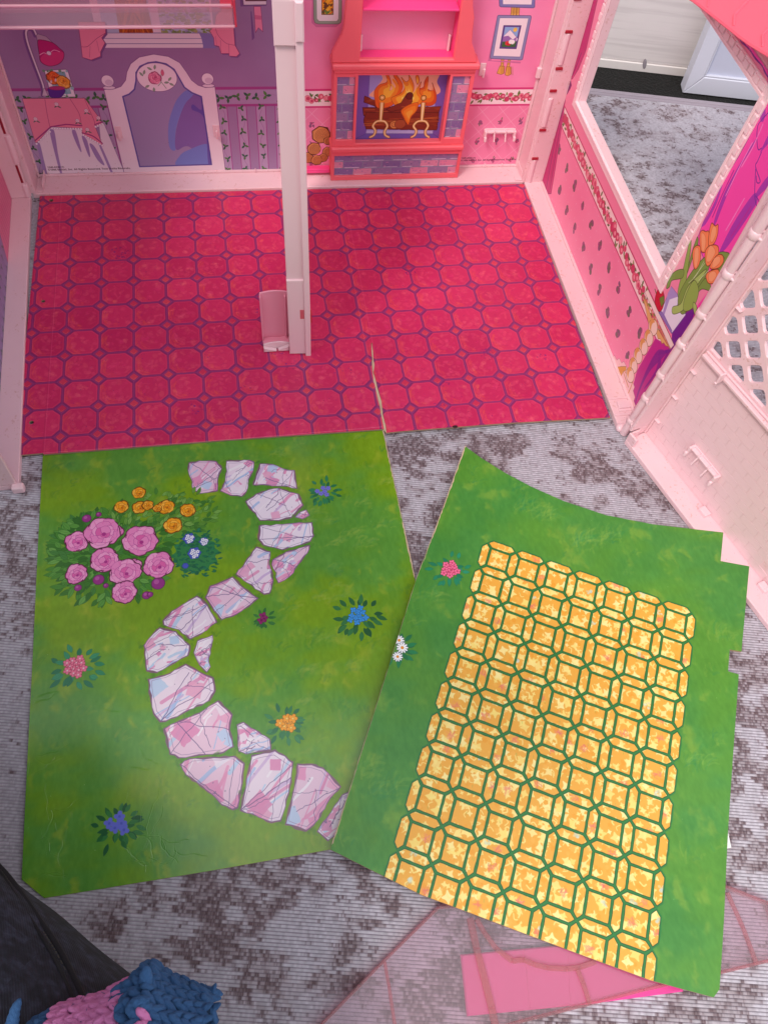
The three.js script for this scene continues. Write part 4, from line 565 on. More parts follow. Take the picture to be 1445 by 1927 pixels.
  k.globalAlpha = 0.4; for (let q = 0; q < 60; q++) disc(k, rr(60, 380), rr(0, 30), rr(0.2, 0.6), '#8a5a50'); k.globalAlpha = 1;
}

// ---------------------------------------------------------------- rug: ribbed weave with a worn dark pattern
const RUG = { o: V(0.7729, -0.0045, -0.2241), u: V(0.976, 0, 0.217), v: V(-0.217, 0, 0.976) };
const rugSize = 1.28, rugPx = 2048; // printed part, metres
const rugMap = (() => {
  const c = canvasOf(rugPx, rugPx), k = c.getContext('2d'), im = k.createImageData(rugPx, rugPx), mot = canvasOf(512, 512), mk = mot.getContext('2d');
  mk.fillStyle = '#000'; mk.fillRect(0, 0, 512, 512); mk.lineCap = 'round'; // worn floral motifs: rings, scrolls and petals
  for (let q = 0; q < 46; q++) { const x = (q % 7) * 78 + rr(-14, 14) + 20, y = Math.floor(q / 7) * 78 + rr(-14, 14) + 20, r = rr(14, 34), g = Math.floor(rr(120, 255)); mk.strokeStyle = `rgb(${g},${g},${g})`; mk.lineWidth = rr(1.5, 6); mk.beginPath(); mk.arc(x, y, r, rr(0, 3), rr(3, 6.3)); mk.stroke(); for (let a = 0; a < 7; a++) { mk.beginPath(); mk.ellipse(x + Math.cos(a * 0.9) * r * 0.7, y + Math.sin(a * 0.9) * r * 0.7, r * 0.28, r * 0.14, a * 0.9, 0, 6.3); rnd() < 0.5 ? mk.fill() : mk.stroke(); mk.fillStyle = `rgb(${g},${g},${g})`; } }
  for (const y of [44, 88, 97, 150, 420, 430]) { mk.strokeStyle = '#999'; mk.lineWidth = 2; mk.beginPath(); mk.moveTo(0, y); mk.lineTo(512, y + rr(-2, 2)); mk.stroke(); }
  const md = mk.getImageData(0, 0, 512, 512).data, px = 4;
  for (let j = 0; j < rugPx; j++) for (let i = 0; i < rugPx; i++) {
    const x = i / rugPx, y = j / rugPx, row = Math.floor(j / px), t = (j / px) % 1, o = (j * rugPx + i) * 4;
    const jt = (hash(row, 3, 7) - 0.5) * 0.004, xs = x + jt, yr = (row + 0.5) * px / rugPx;
    const wob = (fbm(xs * 110, yr * 130, 3, 2) - 0.5) * 22, mi = (((Math.floor(yr * 512 + wob) + 512) & 511) * 512 + ((Math.floor(xs * 512 + wob * 0.8) + 512) & 511)) * 4, m = md[mi] / 255;
    const zone = Math.max(sstep(0.3, 0.6, fbm(x * 8, y * 8, 31, 3)), 0.62 * sstep(0.36, 0.28, y) * sstep(0.44, 0.56, x)), mid = fbm(xs * 74, yr * 96, 77, 3), fleck = vnoise(xs * 300, yr * 400, 12) * 0.5 + vnoise(xs * 150, yr * 210, 14) * 0.35 + hash(i >> 1, row, 23) * 0.15;
    const band = sstep(0.5, 0.72, fbm(x * 5, y * 34, 63, 3));
    const dens = 0.1 + 0.13 * band * mid * 1.6 + 0.25 * zone * sstep(0.34, 0.64, mid) + 0.27 * m * (0.35 + 0.8 * zone) * sstep(0.28, 0.56, mid);
    const w = sstep(0.58, 0.8, fleck * 0.74 + dens) * (0.25 + 0.75 * sstep(0.3, 0.55, vnoise(xs * 640, row * 1.37, 57))), soft = 0.55 * sstep(0.12, 0.4, dens) * (0.3 + 0.7 * vnoise(xs * 120, row * 0.9, 19));
    const yarn = 0.9 + 0.14 * (vnoise(x * 700, row * 1.7, 8) - 0.5), tone = fbm(x * 5, y * 7, 91, 3);
    let q = mix3([218, 213, 223], [196, 190, 203], tone); q = mix3(q, [146, 126, 128], soft); q = mix3(q, [88, 64, 68], w * (0.42 + 0.42 * hash(i, row, 41))); if (j % 4 === 0) q = mix3(q, [108, 96, 112], 0.42);
    im.data[o] = q[0] * yarn; im.data[o + 1] = q[1] * yarn; im.data[o + 2] = q[2] * yarn; im.data[o + 3] = 255;
  }
  k.putImageData(im, 0, 0); return texOf(c);
})();
const rugBump = noiseTex(256, (i, j) => { const t = (j / 16) % 1, r = Math.sin(Math.PI * t), f = 0.7 + 0.3 * vnoise(i / 5, Math.floor(j / 16) * 3.1, 4), v = 40 + 200 * Math.pow(r, 0.6) * f; return [v, v, v]; });
rugBump.repeat.set(32, 32);

// ================================================================ SETTING: asphalt, house wall, door, rug
const asphaltMap = noiseTex(512, (i, j) => { const v = 3 + 9 * fbm(i / 3, j / 3, 5, 3) + (hash(i >> 1, j >> 1, 7) > 0.985 ? 60 * hash(i >> 1, j >> 1, 8) : 0); return [v, v, v * 1.02]; }, true);
asphaltMap.repeat.set(1 / 0.3, 1 / 0.3);
const asphaltBump = noiseTex(256, (i, j) => { const v = 255 * vnoise(i / 4, j / 4, 3); return [v, v, v]; }); asphaltBump.repeat.set(1 / 0.15, 1 / 0.15);
{
  const g = new THREE.PlaneGeometry(8, 8).rotateX(-Math.PI / 2).translate(0.3, -0.0125, 0.4); const p = g.attributes.position, uv = g.attributes.uv; for (let i = 0; i < p.count; i++) uv.setXY(i, p.getX(i), p.getZ(i));
  structure('ground', g, std(0xffffff, 0.95, { map: asphaltMap, bumpMap: asphaltBump, bumpScale: 0.002 }));
}
const RX = new THREE.Matrix4().makeBasis(RUG.u, V(0, 1, 0), RUG.v).setPosition(RUG.o.x, 0, RUG.o.z);
{ // rug: woven field and a flat bound edge
  const Y = -0.0045, root = thing('outdoor_rug', 'grey ribbed woven rug with a worn dark floral pattern under the dollhouse', 'rug', V(0.3, Y, 0.4));
  const g = new THREE.PlaneGeometry(1.9, 1.5, 60, 50).rotateX(-Math.PI / 2).translate(-0.28, Y, 0.762).toNonIndexed(), p = g.attributes.position, uv = g.attributes.uv;
  for (let i = 0; i < p.count; i++) uv.setXY(i, (p.getX(i) + 0.82) / rugSize, (p.getZ(i)) / rugSize);
  const mat = std(0xffffff, 0.92, { map: rugMap, bumpMap: rugBump, bumpScale: 0.0007 }); rugMap.flipY = false;
  part('woven_field', g.applyMatrix4(RX), mat, root);
  part('bound_edge', join([box(-1.23, 0.67, Y - 0.006, Y + 0.0016, -0.002, 0.006, 0.0015), box(-1.23, 0.67, Y - 0.006, Y + 0.0009, 0.0062, 0.0126, 0.001), ...[-1, 1].map((s) => box(s < 0 ? -1.236 : 0.669, s < 0 ? -1.229 : 0.676, Y - 0.006, Y + 0.0012, -0.002, 1.515, 0.001))]).applyMatrix4(RX), std(rgb(158, 148, 160), 0.92, { bumpMap: grainBump, bumpScale: 0.0006 }), root);
}
const brickMap = noiseTex(512, (i, j) => { const row = Math.floor(j / 32), x = (i + (row % 2) * 48) % 512, m = j % 32 < 4 || x % 96 < 4, c = hash(Math.floor(x / 96), row, 5); return m ? [96, 88, 80] : mix3([92, 52, 40], [70, 40, 34], c).map((v) => v + 14 * (fbm(i / 6, j / 6, 9, 2) - 0.5)); }, true);
const wallFace = noiseTex(512, (i, j) => { const s = fbm(i / 160, j / 5, 61, 4), b = fbm(i / 60, j / 60, 66, 3); let c = mix3([226, 220, 220], [206, 199, 200], sstep(0.4, 0.7, s) * 0.6 + b * 0.3); return c; }, true);
{ // white house wall with its plinth strip; the door leaf stands proud of it
  const WX = RX.clone().setPosition(0.8027, 0, -0.2973), wm = std(0xffffff, 0.6, { map: wallFace, bumpMap: wallFace, bumpScale: 0.0006 });
  const wall = thing('house_wall', 'white painted board wall at the back behind the rug edge', 'wall', V(0.4, -0.0125, -0.4));
  part('board', uvBox(box(-2.6, 2.4, 0.0005, 0.598, -0.1, -0.0025, 0.002).applyMatrix4(WX), 2.5), wm, wall);
  part('plinth', uvBox(box(-1.6, 1.4, -0.0122, 0.0004, -0.1, 0.0, 0.0008).applyMatrix4(WX), 2.5), std(rgb(226, 221, 220), 0.6), wall);
  part('upper_wall', uvBox(box(-2.6, 2.4, 0.6, 3.3, -0.1, 0.004, 0.002).applyMatrix4(WX), 3), std(0xffffff, 0.9, { map: brickMap }), wall);
  part('drip_mark', new THREE.SphereGeometry(1, 16, 10).scale(0.003, 0.008, 0.0006).rotateZ(0.25).translate(0.083, 0.001, 0.0004).applyMatrix4(WX), std(rgb(150, 142, 150), 0.5), wall);
  const DX = RX.clone().setPosition(0.9303, 0, -0.2195), dm = std(rgb(206, 208, 222), 0.4), pm = std(rgb(192, 196, 216), 0.35);
  const door = thing('panelled_door', 'white framed door with mitred corner and recessed panel behind the window opening', 'door', V(1.1, -0.0125, -0.2));
  const mitre = (pts) => slab(shapeOf(pts, 1), -0.024, 0, 0.0012).applyMatrix4(DX);
  part('stile', mitre([0, -0.0105, 0.0225, 0.0165, 0.0225, 1.9, 0, 1.9]), dm, door); part('bottom_rail', mitre([0.0004, -0.0108, 0.72, -0.0108, 0.7, 0.0162, 0.0229, 0.0162]), dm, door);
  part('door_panel', box(0.02, 0.72, 0.014, 1.9, -0.022, -0.006, 0.0005).applyMatrix4(DX), pm, door);
  part('bead', [box(0.0228, 0.7, 0.0166, 0.0186, -0.007, -0.0012, 0.0008), box(0.0228, 0.0248, 0.0188, 1.9, -0.007, -0.0012, 0.0008)].map((q) => q.applyMatrix4(DX)), dm, door);
}

// ================================================================ DOLLHOUSE
const MB = new THREE.Matrix4().makeBasis(V(0.99985, 0, 0.0176), V(0, 1, 0), V(-0.0176, 0, 0.99985)).setPosition(-0.009, 0, -0.0154);
const MT = new THREE.Matrix4().makeBasis(V(0.29303, 0, 0.9561), V(0, 1, 0), V(-0.9561, 0, 0.29303)).setPosition(0.647, 0, 0.4292);
const MR = new THREE.Matrix4().makeBasis(V(0, 0, 1), V(0, 1, 0), V(-1, 0, 0)).setPosition(0.64, 0, 0);
const ML = new THREE.Matrix4().makeBasis(V(-0.0348, 0, -0.9994), V(0, 1, 0), V(0.9994, 0, -0.0348)).setPosition(0.0011, 0, 0.416);
const G0 = -0.0044, D = -0.034; // ground under the rims; depth of the wall trays
const house = thing('dollhouse', 'pale pink plastic fold-out dollhouse with printed walls, standing open', 'dollhouse', V(0.31, G0, 0.2));
const printMat = (A, rough = 0.38, more = {}) => std(0xffffff, rough, { map: texOf(A.c), bumpMap: grainBump, bumpScale: 0.00002, ...more });
function rack(parent, m) { // moulded peg rack: plate, two curled end brackets, two pegs, in the wall's own axes
  const g = [box(-0.019, 0.019, -0.0015, 0.0065, 0, 0.0014, 0.0006), box(-0.019, 0.019, 0.0022, 0.0048, 0.0012, 0.006, 0.0009)];
  for (const s of [-1, 1]) g.push(box(s * 0.0195 - 0.0016, s * 0.0195 + 0.0016, -0.004, 0.0066, 0, 0.0085, 0.0014), rod(V(s * 0.0195, -0.0015, 0.0085), V(s * 0.0195, -0.0062, 0.0095), 0.0021, 0.0017));
  for (const s of [-0.0075, 0.0075]) g.push(box(s - 0.0009, s + 0.0009, -0.0025, 0.0062, 0.001, 0.0068, 0.0007), beam(V(s, 0.0015, 0.0062), V(s, -0.0072, 0.0098), 0.0018, 0.0018, 0.0006));
  return plastic('peg_rack', g, parent, M.paleClean, undefined, m);
}
const hookGeo = () => [box(-0.0042, 0.0032, -0.006, 0.0095, 0, 0.0013, 0.0006), beam(V(0, -0.0055, 0.001), V(0, -0.0045, 0.0065), 0.003, 0.0022), rod(V(0, -0.004, 0.0066), V(0, 0.0058, 0.0074), 0.0016)];
const hook = (parent, m, x, y, z) => plastic('hook', join(hookGeo()).translate(x, y, z), parent, M.paleClean, undefined, m);

{ // ---- back wall: tray with rims, printed sheet, hooks, rack
  const g = [box(-0.003, 0.628, G0, 0.3, D - 0.006, D - 0.0008, 0.001)]; // backing
  g.push(box(-0.001, 0.626, G0, 0.003, D - 0.0008, 0, 0.0012), box(-0.003, 0.0012, G0, 0.3, D - 0.0008, 0, 0.0012), box(0.6225, 0.628, G0, 0.36, D - 0.0008, 0, 0.0012));
  g.push(box(0.0012, 0.0035, 0.003, 0.31, D - 0.0005, D + 0.004, 0.001), box(0.6195, 0.6225, 0.003, 0.31, D - 0.0005, D + 0.004, 0.001));
  g.push(box(0.001, 0.625, 0.003, 0.0058, D - 0.0004, D + 0.003, 0.0008));
  for (const x of [0.014, 0.05, 0.27, 0.576, 0.6]) g.push(box(x, x + 0.0014, 0.003, 0.0075, D, D + 0.004, 0.0005));
  for (const s of [0.0012, 0.6125]) g.push(box(s, s + 0.01, 0.003, 0.0046, -0.011, -0.001, 0.0006), box(s + 0.0088, s + 0.01, 0.0046, 0.013, -0.032, -0.004, 0.0006));
  const w = plastic('back_wall', g, house, M.pale, undefined, MB);
  part('wall_print', sheet(shapeOf([2, 3, 624, 3, 624, 299, 2, 299]), backA, D - 0.0002).applyMatrix4(MB), printMat(backA), w);
  hook(w, MB, ...[110.7,58.9].map((v) => v / 1000), D); hook(w, MB, ...[226.8,59.0].map((v) => v / 1000), D); hook(w, MB, ...[549.9,133.9].map((v) => v / 1000), D);
  const clip = [621.6,133.0]; plastic('clip', [box(0.6165, 0.6225, clip[1] / 1000 - 0.006, clip[1] / 1000 + 0.007, D + 0.002, D + 0.007, 0.0015)], w, M.paleClean, undefined, MB);
  const rk = [587.3,52.1]; rack(w, MB.clone().multiply(new THREE.Matrix4().makeTranslation(rk[0] / 1000, rk[1] / 1000, D)));
  // low pink log tray between the divider and the fireplace
  plastic('log_tray', [box(0.305, 0.366, 0.008, 0.011, -0.032, -0.02, 0.0006), box(0.305, 0.366, 0.0112, 0.0135, -0.0225, -0.02, 0.0006), box(0.318, 0.3205, 0.003, 0.008, -0.024, -0.0205, 0.0005)], w, M.hot, undefined, MB);
}
function knuckles(parent, base, dirY, list, r, mat = M.paleClean) { for (const [y0, y1] of list) plastic('hinge_knuckle', [rod(V(base.x, y0, base.z), V(base.x, y1, base.z), r)], parent, mat); }

{ // ---- right wall with the big window opening
  const HW = [[32, 137], [42, 334], [344, 334], [330, 137]].flat(), outer = [-6, -4.4, 404, -4.4, 404, 350, -6, 350];
  const s = shapeOf(outer); s.holes.push(holeOf(HW));
  const g = [slab(s, -0.0115, -0.0008, 0.0006)];
  g.push(box(-0.006, 0.4095, G0, 0.003, -0.0008, 0.024, 0.0012), box(-0.006, -0.002, G0, 0.34, -0.0008, 0.024, 0.0012), box(0.4035, 0.4075, G0, 0.34, -0.0008, 0.004, 0.0012));
  g.push(box(0, 0.4, 0.003, 0.0058, -0.0004, 0.003, 0.0008));
  // raised frame round the opening
  const ring = (o, z0, z1) => { const f = shapeOf([32 - o, 137 - o, 42 - o, 334 + o, 344 + o, 334 + o, 330 + o, 137 - o]); f.holes.push(holeOf(HW)); return slab(f, z0, z1, 0.0005); };
  const w = plastic('right_wall', g, house, M.pale, undefined, MR);
  plastic('window_frame', [ring(9.5, -0.0006, 0.0014), ring(2.2, 0.0012, 0.0028)], w, M.shell, undefined, MR);
  const ps = shapeOf([-2, 3, 403, 3, 403, 349, -2, 349]); ps.holes.push(holeOf([32 - 8, 137 - 8, 42 - 8, 334 + 8, 344 + 8, 334 + 8, 330 + 8, 137 - 8]));
  part('wall_print', sheet(ps, sideA, -0.0002).applyMatrix4(MR), printMat(sideA), w);
  // moulded bricks on the frame: front jamb, head and rear jamb
  const bricks = [], rowOf = (ax, ay, bx, by, n, side) => { for (let i = 0; i < n; i++) { const t = (i + 0.5) / n; bricks.push([ax + (bx - ax) * t, ay + (by - ay) * t, Math.atan2(by - ay, bx - ax), side * (i % 2 ? 5.2 : 6.2), Math.hypot(bx - ax, by - ay) / n]); } };
  rowOf(330.5, 139, 344, 334, 20, -1); rowOf(344, 334, 43, 334, 30, -1); rowOf(42, 334, 32.5, 139, 20, -1);
  const bg = uvBox(box(-0.5, 0.5, -0.5, 0.5, 0, 1, 0.12));
  for (const [x, y, a, off, len] of bricks) { const b = shadows(new THREE.Mesh(bg, M.shell)); b.name = 'brick'; const m = MR.clone().multiply(new THREE.Matrix4().makeTranslation((x - Math.sin(a) * off) / 1000, (y + Math.cos(a) * off) / 1000, 0.0012)).multiply(new THREE.Matrix4().makeRotationZ(a)).multiply(new THREE.Matrix4().makeScale(len * 0.00078, 0.0052, 0.0017)); m.decompose(b.position, b.quaternion, b.scale); b.position.sub(at0.get(w)); w.add(b); }
  // latch block, steps and end roll at the front foot
  plastic('latch', [box(0.376, 0.386, 0.003, 0.0068, 0.003, 0.017, 0.0008), box(0.3855, 0.3885, 0.003, 0.0042, 0.003, 0.017, 0.0004)], w, M.paleClean, undefined, MR);
  plastic('end_roll', [rod(V(0.408, 0.0005, 0.003), V(0.408, 0.0005, 0.0235), 0.0048)], w, M.paleClean, undefined, MR);
  for (const [x, h] of [[0.392, 0.0048], [0.369, 0.0045]]) plastic('step', [box(x, x + 0.0024, 0.003, h, 0.002, 0.0235, 0.0006)], w, M.paleClean, undefined, MR);
  // hinge column to the back wall
  const hb = V(0.6215, 0, -0.0045);
  plastic('hinge_strip', [box(hb.x - 0.0045, hb.x + 0.0015, 0.004, 0.31, -0.0075, -0.0035, 0.0008)], w, M.paleClean);
  knuckles(w, hb, 1, [[-0.002, 0.036], [0.084, 0.119], [0.162, 0.196], [0.24, 0.272]], 0.0046);
  for (const y of [0.039, 0.079, 0.13, 0.157, 0.199, 0.234]) part('hinge_gap', box(hb.x - 0.0043, hb.x + 0.0043, y - 0.0016, y + 0.0016, -0.0034, -0.0005, 0.0005), std(rgb(170, 24, 48), 0.6), w);
  // hinge to the lattice panel
  const hc = (y) => V(0.622, y, 0.4136 + 0.076 * y), hm = [-0.002, 0.023, 0.064, 0.103, 0.149, 0.19, 0.238, 0.281, 0.33];
  for (let i = 0; i < 8; i++) plastic('hinge_knuckle', [rod(hc(hm[i] + (i ? 0.0042 : 0)), hc(hm[i + 1] - 0.0042), i % 2 ? 0.005 : 0.0046)], w, M.paleClean);
}
{ // ---- lattice panel: tray, siding, rail, diamond lattice of square holes
  const Rm = 0.026, L = 0.3, yr = 142, top = 345;
  const sl = (y) => -0.0125 + 0.07 * y, s = shapeOf([-12.5, -4.4, 300, -4.4, 300, top, 1000 * sl(top / 1000), top]), hw = 7.7, inner = (x, y) => { // square hole, rounded, clipped at the side and the rail
    let p = []; const c = [[x, y - hw * 1.41], [x + hw * 1.41, y], [x, y + hw * 1.41], [x - hw * 1.41, y]];
    for (let i = 0; i < 4; i++) { const a = c[i], b = c[(i + 1) % 4], z = c[(i + 3) % 4]; p.push([a[0] + (z[0] - a[0]) * 0.2, a[1] + (z[1] - a[1]) * 0.2], [a[0] + (z[0] - a[0]) * 0.055 + (b[0] - a[0]) * 0.055, a[1] + (z[1] - a[1]) * 0.055 + (b[1] - a[1]) * 0.055], [a[0] + (b[0] - a[0]) * 0.2, a[1] + (b[1] - a[1]) * 0.2]); }
    const cut = (f) => { const o = []; for (let i = 0; i < p.length; i++) { const a = p[i], b = p[(i + 1) % p.length], fa = f(a), fb = f(b); if (fa >= 0) o.push(a); if ((fa > 0 && fb < 0) || (fa < 0 && fb > 0)) { const t = fa / (fa - fb); o.push([a[0] + (b[0] - a[0]) * t, a[1] + (b[1] - a[1]) * t]); } } p = o; };
    cut((q) => q[0] - Math.max(3.2, 1000 * sl(q[1] / 1000) + 2.5)); cut((q) => q[1] - (yr + 5)); cut((q) => 294 - q[0]); cut((q) => 338 - q[1]); return p.length > 2 ? p.flat() : null;
  };
  const holes = []; for (let i = 0; i < 20; i++) for (let j = 0; j < 8; j++) { const h = inner(7.6 + 15.1 * i, 150 + (i % 2 ? 15.5 : 0) + 31 * j); if (h && Math.abs(h[0]) < 400) { let a = 0; for (let q = 0; q < h.length; q += 2) { const r = (q + 2) % h.length; a += h[q] * h[r + 1] - h[r] * h[q + 1]; } if (Math.abs(a) > 40) { holes.push(h); s.holes.push(holeOf(h)); } } }
  const g = [slab(s, -0.0035, 0, 0.0006)];
  g.push(box(-0.012, L, G0, 0.0025, -0.0035, Rm, 0.0012)); // bottom rim
  const lean = (g) => { const p = g.attributes.position; for (let i = 0; i < p.count; i++) p.setX(i, p.getX(i) + sl(p.getY(i))); return g; };
  g.push(lean(box(-0.0035, 0, 0.016, top / 1000, -0.0035, Rm, 0.0012)), lean(box(-0.0035, 0, G0, 0.0155, -0.0035, 0.012, 0.001)));
  g.push(lean(box(0.0, 0.0022, 0.003, top / 1000, 0, 0.0022, 0.0008)));
  const w = plastic('lattice_panel', g, house, M.pale, undefined, MT);
  plastic('rail', [box(0.002, L, 0.1385, 0.142, 0.0003, 0.0065, 0.0009), box(0.002, L, 0.1425, 0.1445, 0.0003, 0.0028, 0.0006)], w, M.pale, undefined, MT);
  for (const x of [0.033, 0.12]) plastic('clip', [box(x - 0.001, x + 0.001, 0.137, 0.149, 0.0065, 0.0135, 0.001), beam(V(x, 0.14, 0.007), V(x, 0.137, 0.014), 0.0022, 0.0025)], w, M.paleClean, undefined, MT);
  // moulded shingle siding below the rail
  const bw = 0.0225, bh = 0.0098; const geo = uvBox(box(0, 1, 0, 1, 0, 1, 0.03));
  for (let j = 0; j < 14; j++) for (let i = -2; i < 14; i++) {
    const x0 = Math.max(0.0035 + sl(j * bh), (i + (j % 2 ? 0.5 : 0)) * bw + 0.003), x1 = Math.min(0.297, (i + 1 + (j % 2 ? 0.5 : 0)) * bw + 0.0027), y0 = 0.0035 + j * bh, y1 = Math.min(y0 + bh - 0.0003, 0.1375); if (x1 - x0 < 0.002 || y1 - y0 < 0.003) continue;
    if (x0 > 0.17) continue;
    const m = shadows(new THREE.Mesh(geo, M.paleClean)); m.name = 'shingle'; const t = MT.clone().multiply(new THREE.Matrix4().makeTranslation(x0, y0, 0)).multiply(new THREE.Matrix4().makeScale(x1 - x0, y1 - y0, 0.00045 + 0.00012 * rnd())); t.decompose(m.position, m.quaternion, m.scale); m.position.sub(at0.get(w)); w.add(m);
  }
  const rk = [65.3,46.1]; rack(w, MT.clone().multiply(new THREE.Matrix4().makeTranslation(rk[0] / 1000, rk[1] / 1000, 0.0005)));
  for (const x of [0.097, 0.19]) plastic('tab', [box(x - 0.0055, x + 0.0055, 0.0025, 0.0065, 0.001, 0.009, 0.0008)], w, M.paleClean, undefined, MT);
  plastic('corner_foot', [box(-0.012, 0.0, 0.0025, 0.0145, Rm - 0.003, Rm, 0.001), box(-0.012, -0.0095, 0.0025, 0.0145, 0.0125, Rm - 0.0032, 0.0008)], w, M.pale, undefined, MT);
  for (const y of [0.03, 0.072, 0.113, 0.2]) plastic('nub', [box(sl(y) + 0.0022, sl(y) + 0.009, y, y + 0.0016, 0, 0.0035, 0.0006)], w, M.paleClean, undefined, MT);
  // brackets reaching to the hinge
  const hc = (y) => V(0.622, y, 0.4136 + 0.076 * y);
  for (const y of [0.023, 0.064, 0.103, 0.149, 0.19, 0.238, 0.281]) { const e = V(sl(y) - 0.001, y - 0.001, Rm - 0.002).applyMatrix4(MT), e2 = V(sl(y + 0.008) - 0.001, y + 0.008, Rm - 0.002).applyMatrix4(MT); plastic('hinge_bracket', [beam(hc(y), e, 0.0055, 0.0026, 0.001), beam(hc(y).add(V(0.002, 0.001, 0)), e2, 0.004, 0.0024, 0.001), rod(hc(y - 0.0025), hc(y + 0.0025), 0.0058)], w, M.paleClean); }
}
{ // ---- roof piece over the right wall: coral, with moulded tile outlines
  const X = V(0, 0.1938, 0.981), Y = V(0.84, 0.42, 0); Y.addScaledVector(X, -Y.dot(X)).normalize(); const Z = X.clone().cross(Y), m = new THREE.Matrix4().makeBasis(X, Y, Z).setPosition(0.62, 0.3463, 0.2275);
  const e = [-0.1,-0.1,21.7,-0.3,58.4,-0.9,85.7,-1.5,101.9,-1.4,128.9,0.1], w = plastic('roof_panel', [slab(shapeOf([-120, -4, ...e, 230, 2, 230, 320, -120, 320]), -0.003, 0, 0.0012)], house, M.roof, undefined, m);
  const c = [43.1,26.5,54.4,9.7,68.3,3.0], dx = [95.9,16.2][0] - c[0], dd = Math.max(18, Math.abs([95.9,16.2,100.2,5.2][2] - c[2]));
  const rid = []; for (let i = -4; i < 6; i++) { const o = i * dd, P = (q) => V((c[q] + o) / 1000, c[q + 1] / 1000 + (q === 0 ? 0.03 : 0), 0.0002); rid.push(rod(V((c[0] + (c[0] - c[2]) * 1.5 + o) / 1000, (c[1] + (c[1] - c[3]) * 1.5) / 1000, 0.0002), V((c[2] + o) / 1000, c[3] / 1000, 0.0002), 0.0009, 0.0009, 8), rod(V((c[2] + o) / 1000, c[3] / 1000, 0.0002), V((c[4] + o) / 1000, c[5] / 1000, 0.0002), 0.0009, 0.0009, 8)); void P; } void dx;
  plastic('tile_ridge', rid, w, M.roof, undefined, m);
}
{ // ---- left wall seen on edge
  const L = 0.428, top = 0.36, R0 = -0.022;
  const g = [box(0, L, G0, top, R0 - 0.006, R0 - 0.0008, 0.001), box(0, L, G0, 0.003, R0 - 0.0008, 0, 0.0012), box(L - 0.004, L, 0.0032, top, R0 - 0.0008, 0, 0.0012), box(0, 0.004, 0.0032, top, R0 - 0.0008, -0.002, 0.0012)];
  const w = plastic('left_wall', g, house, M.pale, undefined, ML);
  plastic('hinge_web', [box(-0.0225, -0.0085, 0.0035, 0.3, -0.0185, -0.0148, 0.0006)], w, M.pale);
  const A = printArea(0, 0, L * 1000, 310, 2, true), k = A.ctx; k.fillStyle = '#8f74a8'; k.fillRect(0, 0, 500, 400);
  for (let x = 0; x < 440; x += 8) { line(k, [x, 0, x, 320], x % 16 ? '#7a5c98' : '#a48ab8', 0.8, false); if (x % 16) for (let y = 5; y < 310; y += 16) ivy(k, x + 4, y, 4, ['#5a5a70', '#4c6a60', '#6a5c80']); }
  fillp(k, [310, 0, 428, 0, 428, 310, 330, 310, 326, 120, 340, 60], '#e06a94', '#8a2c5c', 0.6); for (let q = 0; q < 12; q++) line(k, [330 + q * 8, 0, 338 + q * 7.5, 310], '#b84478', 0.8);
  part('wall_print', sheet(shapeOf([4, 3, 424, 3, 424, 308, 4, 308]), A, R0 - 0.0002).applyMatrix4(ML), printMat(A), w);
  plastic('foot_nub', [box(-0.006, 0.002, G0, 0.0045, -0.007, 0.0045, 0.002)], w, M.paleClean, undefined, ML);
  // hinge strip at the rear corner
  const hb = V(-0.0165, 0, -0.0105);
  knuckles(w, hb, 1, [[0.004, 0.02], [0.05, 0.084], [0.126, 0.16], [0.2, 0.236]], 0.0042);
  plastic('hinge_strip', [box(-0.034, -0.0205, 0.0035, top, -0.0145, -0.0095, 0.0008)], w, M.pale);
  for (const [y, h] of [[0.036, 0.012], [0.104, 0.016], [0.18, 0.014]]) part('hinge_gap', box(hb.x - 0.002, hb.x + 0.0008, y - h, y + h, -0.0098, -0.0072, 0.0004), std(rgb(150, 20, 44), 0.6), w);
}
{ // ---- divider: an upright panel seen on its front edge, leaning a little, with a moulded shoe
  const f = V(0.2876, 0, 0.2723), dir = V(0.0773, 0, -0.997), topC = V(0.2815, 0.3706, 0.2756);
  const back = dir.clone().negate(), up = topC.clone().sub(f).normalize(), side = up.clone().cross(back).normalize(), fr = side.clone().cross(up).normalize();
  const m = new THREE.Matrix4().makeBasis(side, up, fr).setPosition(f.x, 0, f.z);
  const H = 0.372, g = [];
  g.push(slab(shapeOf([-12.4, 1, 6.2, 1, 6.2, 108, -11.7, 108]), -0.006, 0, 0.0006), slab(shapeOf([-11.5, 106, 6.2, 106, 6.2, 340, -10.4, 340]), -0.0085, -0.0022, 0.0006), slab(shapeOf([-11, 338, 6.2, 338, 6.2, 372, -10.8, 372]), -0.006, 0.0006, 0.0012));
  g.push(slab(shapeOf([5, -3.6, 10.8, -3.6, 11.3, 60, 11.1, 200, 11, 345, 5, 345]), -0.004, 0.0022, 0.0008), slab(shapeOf([5, 343, 11.6, 343, 11.6, 372, 5, 372]), -0.004, 0.0044, 0.0012));
  g.push(box(-0.0035, 0.004, -0.002, H, -0.255, -0.0062, 0.001), box(-0.0095, -0.0036, 0.1, H - 0.02, -0.045, -0.008, 0.001));
  const w = plastic('divider', g, house, M.paleClean, undefined, m);
  part('slot', [slab(shapeOf([0.6, 55, 5.2, 55, 5.2, 68, 0.6, 68]), -0.001, 0.0004, 0.0003).applyMatrix4(m)], std(rgb(214, 96, 110), 0.5), w);
  part('red_pin', [box(0.0105, 0.0128, 0.05, 0.064, -0.004, 0.0012, 0.0004).applyMatrix4(m)], std(rgb(196, 28, 44), 0.4), w);
}
